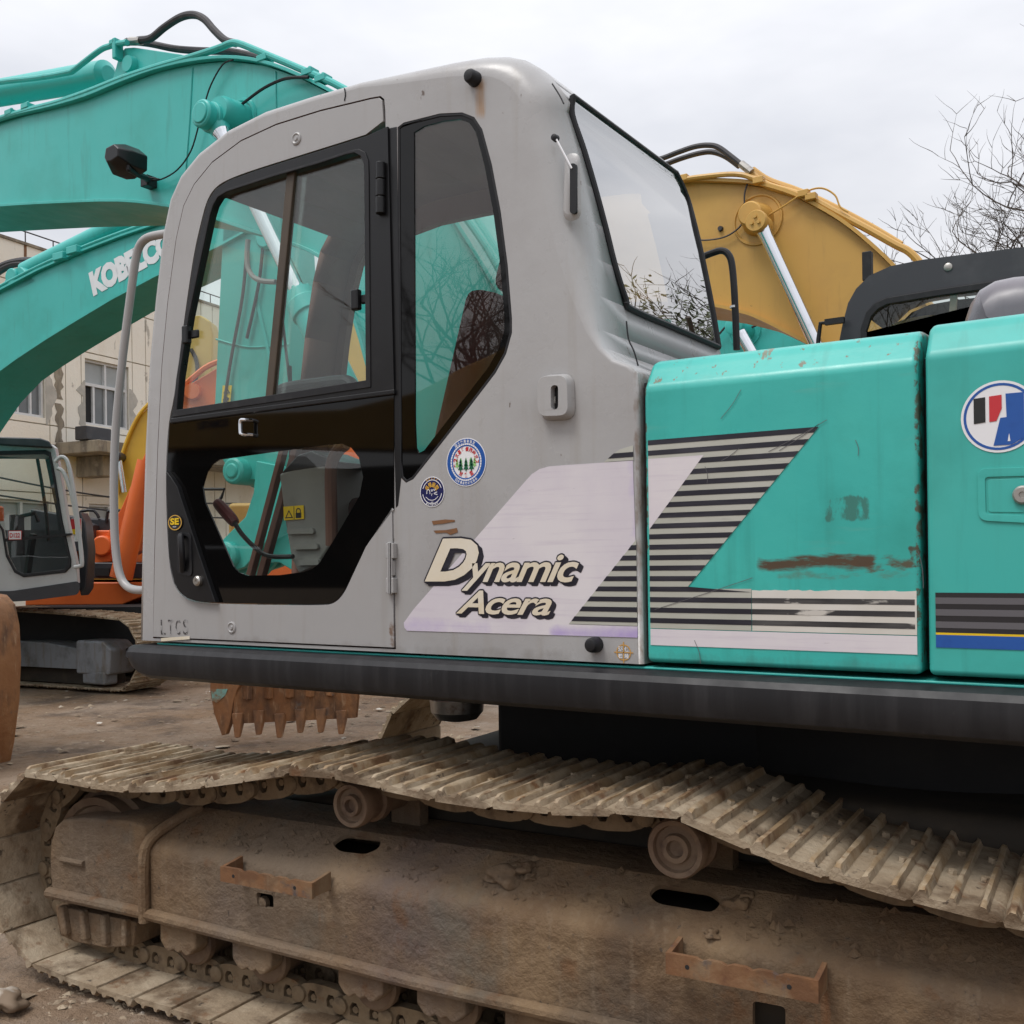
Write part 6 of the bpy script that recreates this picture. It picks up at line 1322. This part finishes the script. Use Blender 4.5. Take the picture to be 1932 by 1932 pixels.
def cut(rect, holes):
    """rectangles left of rect after removing holes (axis aligned)"""
    out = [rect]
    for h in holes:
        nx_ = []
        for (x0, x1, z0, z1) in out:
            if h[1] <= x0 or h[0] >= x1 or h[3] <= z0 or h[2] >= z1: nx_.append((x0, x1, z0, z1)); continue
            if h[0] > x0: nx_.append((x0, h[0], z0, z1))
            if h[1] < x1: nx_.append((h[1], x1, z0, z1))
            m0, m1 = max(x0, h[0]), min(x1, h[1])
            if h[2] > z0: nx_.append((m0, m1, z0, h[2]))
            if h[3] < z1: nx_.append((m0, m1, h[3], z1))
        out = nx_
    return [r for r in out if r[1] - r[0] > .02 and r[3] - r[2] > .02]
b = MB()
for (x0, x1, z0, z1) in cut((a0, a1, 0, ztop - .01), wins + lw): b.prism([wp(x0, z0, -.03), wp(x1, z0, -.03), wp(x1, z1, -.03), wp(x0, z1, -.03)], -wNr * .3)
b.prism([wp(a0, 0, -.45), wp(a1, 0, -.45), wp(a1, ztop - .1, -.45), wp(a0, ztop - .1, -.45)], -wNr * .1)
b.prism([wp(a1, 0, -.56), wp(a1, ztop - .01, -.56), wp(a1, ztop - .01, -9), wp(a1, 0, -9)], -wD * .3)
BW_ = b.build('wall', 'grout', BLD)
# render panels, each a sheet with its own edges, laid between the joints
xs_ = sorted(set([a0] + [w - gapw * .10 for w, *_ in wins] + [x1 + gapw * .10 for _, x1, *_ in wins] + [w - gapw * .5 for w, *_ in wins] + [a1]))
zs_ = [0, 1.2, lz1 + .15, wc((105, 850))[1] + .1, w2z0 - .12, w2z1 + .12, (w2z1 + ztop) / 2 + .2, ztop]
for i in range(len(xs_) - 1):
    for j in range(len(zs_) - 1):
        if xs_[i + 1] - xs_[i] < .06: continue
        for (x0, x1, z0, z1) in cut((xs_[i] + .012, xs_[i + 1] - .012, zs_[j] + .012, zs_[j + 1] - .012), wins + lw):
            b = MB(); b.prism([wp(x0, z0), wp(x1, z0), wp(x1, z1), wp(x0, z1)], -wNr * .028); b.build('wall_panel', 'cream', BW_)
for q, (x0, x1, z0, z1) in enumerate(wins + lw):
    up = q < len(wins); dp = -.12
    b = MB()
    def bar(xa, xb, za, zb, d=.06): b.prism([wp(xa, za, dp + d), wp(xb, za, dp + d), wp(xb, zb, dp + d), wp(xa, zb, dp + d)], -wNr * .06)
    t = .05
    bar(x0, x1, z0, z0 + t); bar(x0, x1, z1 - t, z1); bar(x0, x0 + t, z0 + t, z1 - t); bar(x1 - t, x1, z0 + t, z1 - t)
    zm = z0 + (z1 - z0) * .62; xm = (x0 + x1) / 2
    if up: bar(x0 + t, x1 - t, zm - .03, zm + .03); bar(xm - .025, xm + .025, zm + .03, z1 - t); bar(x0 + (x1 - x0) * .22, x0 + (x1 - x0) * .22 + .05, z0 + t, zm - .03, .05); bar(x0 + (x1 - x0) * .5, x0 + (x1 - x0) * .5 + .04, z0 + t, zm - .03, .05); bar(x0 + (x1 - x0) * .75, x0 + (x1 - x0) * .75 + .04, z0 + t, zm - .03, .045)
    else: bar(xm - .03, xm + .03, z0 + t, z1 - t)
    wo_ = b.build('window', 'window_white', BLD)
    panes = [(x0 + t, xm - .025, zm + .03, z1 - t, 'pane_pale'), (xm + .025, x1 - t, zm + .03, z1 - t, 'pane_pale'), (x0 + t, x0 + (x1 - x0) * .22, z0 + t, zm - .03, 'dark_void')] if up else []
    if up: panes += [(x0 + (x1 - x0) * .24, x1 - t, z0 + t, zm - .03, 'pane_grey')]
    else: panes += [(x0 + t, xm - .03, z0 + t, z1 - t, 'pane_pale'), (xm + .03, x1 - t, z0 + t, z1 - t, 'pane_pale')]
    for (xa, xb, za, zb, mt) in panes:
        b = MB(); b.prism([wp(xa, za, dp), wp(xb, za, dp), wp(xb, zb, dp), wp(xa, zb, dp)], -wNr * .02); b.build('pane', mt, wo_)
    if up:
        rnd = random.Random(q)
        for side in (0, 1):
            n_ = 9; edge = []
            for k in range(n_ + 1): edge.append((rnd.uniform(.05, .26) * (1 if k not in (0, n_) else .2), z0 - .12 + (z1 - z0) * .75 * k / n_))
            s_ = 1 if side else -1; xb_ = x1 if side else x0
            b = MB(); b.prism([wp(xb_ + s_ * .004, z0 - .12, .008), wp(xb_ + s_ * .004, z0 - .12 + (z1 - z0) * .75, .008)] + [wp(xb_ + s_ * (w_ + .01), z_, .008) for w_, z_ in reversed(edge)], -wNr * .006); b.build('bare_plaster', 'plaster_patch', BW_)
# black-streaked downpipe line between the windows
b = MB(); sx = wc((112, 760))[0]
pts_l = []; pts_r = []; rnd = random.Random(4)
for k in range(26): z_ = 3.6 + (w2z1 + .1 - 3.6) * k / 25; pts_l.append(wp(sx - rnd.uniform(.03, .13), z_, .006)); pts_r.append(wp(sx + rnd.uniform(.02, .12), z_, .006))
for k in range(25):
    if rnd.random() < .8: b.add([pts_l[k], pts_r[k], pts_r[k + 1], pts_l[k + 1]], [(0, 1, 2, 3)])
b.build('damp_streak', 'cream_dark', BW_)
# canopy slab, box on it, coping rail
ca, cz = wc((104, 848)); ca2 = wc((520, 870))[0]
b = MB(); b.prism([wp(ca, cz - .1, 0.004), wp(ca2, cz - .1, 0.004), wp(ca2, cz + .13, 0.004), wp(ca, cz + .13, 0.004)], wNr * 1.1); b.prism([wp(ca + .5, cz - .5, .004), wp(ca + .9, cz - .5, .004), wp(ca + .9, cz - .1, .004), wp(ca + .5, cz - .1, .004)], wNr * .7); b.build('canopy', 'cream_dark', BLD, bevel=.02)
b = MB(); c = wp(wc((163, 830))[0] - .5, cz + .13 + .14, .7); b.box(c, (.62, .3, .26), Matrix.Rotation(math.atan2(wD.y, wD.x), 3, 'Z')); cb = b.build('crate', 'dark_hood', None, bevel=.02); tag(cb, 'dark plastic crate standing on the concrete canopy', 'crate')
b = MB(); b.tube([wp(a0, ztop + .28, -.1), wp(a1, ztop + .28, -.1)], .014, 6, fine=0)
for k in range(24): a = a0 + (a1 - a0) * k / 23; b.tube([wp(a, ztop, -.1), wp(a, ztop + .28, -.1)], .012, 5, fine=0)
b.build('roof_rail', 'hose', BLD)
b = MB(); b.prism([wp(a0, ztop - .01, .03), wp(a1, ztop - .01, .03), wp(a1, ztop + .04, .03), wp(a0, ztop + .04, .03)], -wNr * .35); b.build('coping', 'cream_dark', BLD)
b = MB(); sx = wc((45, 470))[0]; b.prism([wp(sx, ztop - 1.2, .006), wp(sx + .05, ztop - 1.2, .006), wp(sx + .06, ztop, .006), wp(sx, ztop, .006)], -wNr * .003); b.build('rust_streak', 'rust_smear', BW_)
for zz_, sag in ((2.55, .12), (2.9, .2)):
    p0 = wp(ca - 2.5, zz_ + .3, .25); p1 = wp(ca + 5, zz_, .25); b = MB(); b.tube([p0.lerp(p1, k / 8) - EZ * sag * math.sin(math.pi * k / 8) for k in range(9)], .018, 5); b.build('wall_cable', 'hose', BLD)

# ================================================================== ground
def ground():
    bm = bmesh.new()
    xs = [-400, -150, -60, -30] + [-16 + .22 * i for i in range(92)] + [5 + .8 * i for i in range(8)] + [14, 30, 80, 400]
    ys = [-400, -100, -30, -12, -6] + [-4 + .2 * i for i in range(80)] + [12.5 + i for i in range(10)] + [26, 40, 90, 400]
    g = [[None] * len(ys) for _ in xs]
    for i, x in enumerate(xs):
        for j, y in enumerate(ys):
            z = 0
            if -17 < x < 12 and -7 < y < 24:
                z = .05 * noise.noise(Vector((x * .5, y * .5, 0))) + .022 * noise.noise(Vector((x * 1.7, y * 1.7, 3))) + .012 * noise.noise(Vector((x * 5, y * 5, 7))) - .012
                p = Vector((x, y, 0)) - TO; s = p.dot(TD); w = p.dot(TN)
                if -2.9 < s < 2 and -.2 < w < .9: z = min(z, .012) * .4
            g[i][j] = bm.verts.new((x, y, z))
    for i in range(len(xs) - 1):
        for j in range(len(ys) - 1): bm.faces.new((g[i][j], g[i + 1][j], g[i + 1][j + 1], g[i][j + 1]))
    me = bpy.data.meshes.new('ground'); bm.to_mesh(me); bm.free(); me.shade_smooth(); return me
make('earth', (.215, .138, .080), .8, layers=[((.30, .23, .17), .9, .42, .62, .8), ((.085, .058, .04), 1.6, .5, .66, .85), ((.34, .27, .21), 9, .58, .7, .6), ((.045, .034, .027), 14, .6, .7, .7), ((.30, .26, .22), 45, .66, .72, .7)], bump=1.0, bscale=11, rvar=.25, bdist=.05)
me = ground(); me.materials.append(M('earth')); G = obj('ground', me); G['kind'] = 'structure'; G['label'] = 'wet brown earth yard littered with chips'
make('chip', (.38, .30, .21), .8, layers=[((.16, .11, .07), 3, .40, .56, .9), ((.66, .61, .54), 4, .55, .66, .9)])
def gz(x, y):
    return .05 * noise.noise(Vector((x * .5, y * .5, 0))) + .022 * noise.noise(Vector((x * 1.7, y * 1.7, 3))) + .012 * noise.noise(Vector((x * 5, y * 5, 7))) - .012
b = MB(); rnd = random.Random(7)
for k in range(9500):
    if k < 4000: x = rnd.uniform(-15, -2.8); y = rnd.uniform(-3.0, 11)
    else: x = rnd.uniform(-4.8, -2.0); y = rnd.uniform(-1.6, .1)
    s = rnd.choice((.010, .012, .014, .018, .022, .03, .045 if k < 4000 else .012)) * rnd.uniform(.5, 1.1)
    a = rnd.uniform(0, 6.28); z = gz(x, y); e = rnd.uniform(.12, .4)
    c, q = math.cos(a), math.sin(a)
    pts = [(s * rnd.uniform(.6, 1.1), 0), (s * .2, s * rnd.uniform(.3, .8)), (-s * rnd.uniform(.6, 1), s * .1), (-s * .1, -s * rnd.uniform(.4, .8))]
    v = [Vector((x + p * c - r * q, y + p * q + r * c, z - .004 + rnd.uniform(0, s * .3))) for p, r in pts] + [Vector((x, y, z + s * e))]
    b.add(v, [(0, 1, 4), (1, 2, 4), (2, 3, 4), (3, 0, 4), (3, 2, 1, 0)])
for k in range(260):
    x = rnd.uniform(-13, -3.2); y = rnd.uniform(-1.5, 9); s = rnd.uniform(.03, .085); a = rnd.uniform(0, 6.28); z = gz(x, y) + .004
    n_ = rnd.choice((4, 5, 6)); ring = [Vector((x + s * rnd.uniform(.45, 1) * math.cos(a + 6.283 * i / n_), y + s * rnd.uniform(.45, 1) * math.sin(a + 6.283 * i / n_), z + rnd.uniform(0, .02))) for i in range(n_)]
    b.add(ring + [Vector((x, y, z + rnd.uniform(.008, .03)))], [(i, (i + 1) % n_, n_) for i in range(n_)])
chips = b.build('ground_litter', 'chip', None, smooth=False); chips['kind'] = 'stuff'; chips['label'] = 'pale stone chips and leaf litter strewn over the earth'; chips['category'] = 'litter'
# crumpled pale lump, bottom left
p = onZ((14, 1900), .01); me = clod(None, .05, 31, 'chip'); lump = obj('crumpled_paper', me, None, Matrix.Translation(p + EZ * .02) @ Matrix.Scale(1.5, 4, Vector((1, 0, 0)))); tag(lump, 'pale crumpled scrap lying on the earth beside the track', 'scrap')
# ================================================================== bare trees
def tree(base, h, seed, spread=.5, depth=6, label='', name='bare_tree', lean=(0, 0), group=None, r0=.12):
    rnd = random.Random(seed); T = thing(name, base, label, 'tree', group)
    trunk = MB(); crown = MB()
    def branch(p, d, ln, r, lev):
        n = 5 if lev < 2 else 4; pts = [p]; dd = d.copy(); steps = 4
        for i in range(steps):
            dd = (dd + Vector((rnd.uniform(-1, 1), rnd.uniform(-1, 1), rnd.uniform(-.5, .7))) * (.16 if lev < 2 else .26)).normalized(); pts.append(pts[-1] + dd * ln / steps)
        (trunk if lev == 0 else crown).tube(pts, (lambda t: r * (1 - .45 * t)) if lev < depth - 1 else (lambda t: r * (1 - .7 * t)), n if lev > 1 else 7, fine=0)
        if lev >= depth: return
        k = 4 if lev < 2 else rnd.choice((2, 3, 3))
        for i in range(k):
            t = rnd.uniform(.35, 1) if i else 1.0; q = pts[min(steps, max(1, round(t * steps)))]
            nd = (dd + Vector((rnd.uniform(-1, 1), rnd.uniform(-1, 1), rnd.uniform(-.35, .55))) * (spread + .35 * (lev > 0)) * 1.3).normalized()
            branch(q, nd, ln * rnd.uniform(.62, .82), max(.0055, r * .6), lev + 1)
    branch(Vector(base) - EZ * .2, Vector((lean[0], lean[1], 1)).normalized(), h * .34, r0, 0)
    trunk.build('trunk', 'bark', T); crown.build('crown', 'bark', T); return T
def at_ground(px, d): p = atD(px, d); return Vector((p.x, p.y, 0))
tree(at_ground((2240, 900), 15.5), 11.0, 33, .5, 7, 'bare branching tree above the black cab at the right edge', r0=.16)
tree(at_ground((2110, 900), 17.5), 9.0, 44, .5, 7, 'smaller bare tree just above the dome of the exhaust cover', r0=.11)
# things round the yard that the glass mirrors
tree(Vector((2.6, 13.5, 0)), 9.0, 8, .6, 6, 'bare tree mirrored in the rear cab window, beyond the mustard excavator', r0=.13)
tree(Vector((-9.0, -13.5, 0)), 9.5, 12, .6, 6, 'bare tree mirrored in the left of the door glass', r0=.13)
tree(Vector((-5.5, -15.5, 0)), 9.0, 14, .6, 6, 'bare tree mirrored in the middle of the door glass', r0=.13)
def bush(base, rx, rz, seed, label):
    rnd = random.Random(seed); T = thing('evergreen_bush', base, label, 'bush'); lf = MB(); st = MB()
    for k in range(15000):
        d = Vector((rnd.gauss(0, 1), rnd.gauss(0, 1), rnd.gauss(0, 1))).normalized(); r = rnd.uniform(.35, 1) ** .7 * (1 + .35 * noise.noise(d * 2.2 + Vector((seed, 0, 0))))
        p = Vector(base) + Vector((d.x * rx * r, d.y * rx * r, rz + d.z * rz * r)); a = Vector((rnd.gauss(0, 1), rnd.gauss(0, 1), rnd.gauss(0, 1))).normalized(); c = a.orthogonal().normalized(); s = rnd.uniform(.035, .075)
        lf.add([p - a * s, p + c * s * .5, p + a * s, p - c * s * .5], [(0, 1, 2, 3)])
    for k in range(6): st.tube([Vector(base), Vector(base) + Vector((rnd.uniform(-.3, .3) * rx, rnd.uniform(-.3, .3) * rx, rz)), Vector(base) + Vector((rnd.uniform(-.8, .8) * rx, rnd.uniform(-.8, .8) * rx, rz * 1.6))], .04, 6)
    st.build('stem', 'bark', T); lf.build('foliage', 'leaf', T, smooth=False)
bush(Vector((2.4, 10.6, 0)), 2.6, 3.3, 3, 'dark evergreen bush mirrored low in the rear cab window')
bush(Vector((5.2, 12.6, 0)), 2.0, 1.7, 6, 'lower evergreen bush to the right of the mirrored one')
# the yellow machine at our back
YB_ = 5.3
def mir(px, dy=0): p = onY(px, YB_ + dy); return Vector((p.x, -p.y, p.z))
KM = thing('excavator', mir((700, 1300)).xy.to_3d(), 'yellow excavator standing behind the viewpoint, mirrored in the dark door glass', 'excavator')
b = MB(); b.prism([mir(p) for p in ((150, 815), (330, 792), (480, 780), (650, 772), (780, 740), (870, 690), (950, 655), (1040, 640), (1120, 680), (1100, 780), (1000, 800), (900, 830), (760, 850), (480, 842), (150, 852))], (0, -.5, 0)); kb_ = b.build('boom', 'mustard', KM, bevel=.02)
p0 = mir((374, 810)); p1 = mir((432, 805)); b = MB(); text_fit(b, 'KOMATSU', p1 if p1.x > p0.x else p0, -EX, EZ, width=abs(p1.x - p0.x), height=abs(mir((400, 791)).z - p0.z), nrm=EY, lift=.004, bold=.05); b.build('boom_lettering', 'sticker_navy', kb_)
b = MB(); b.prism([mir(p, .2) for p in ((320, 870), (330, 845), (460, 850), (480, 870), (490, 1030), (320, 1030))], (0, -1.0, 0)); kc_ = b.build('cab', 'dark_hood', KM, bevel=.04)
b = MB(); b.prism([mir(p, .19) for p in ((340, 880), (450, 880), (460, 980), (340, 980))], (0, .01, 0)); b.build('window_pane', 'frit', kc_)
b = MB(); b.prism([mir(p, .1) for p in ((490, 890), (700, 880), (1150, 860), (1200, 1110), (300, 1110), (300, 1035), (490, 1035))], (0, -2.2, 0)); b.build('house', 'dark_hood', KM, bevel=.05)  # yellow house coloured dark, standing in for its shade in the reflection
for dy in (.0, -2.3):
    b = MB(); q = [mir(p) + Vector((0, dy, 0)) for p in ((250, 1250), (1200, 1250))]; c = (q[0] + q[1]) / 2; b.box((c.x, c.y - .1, .42), (4.0, .6, .8)); b.build('track', 'undercarriage_dark', KM, bevel=.3, seg=4)
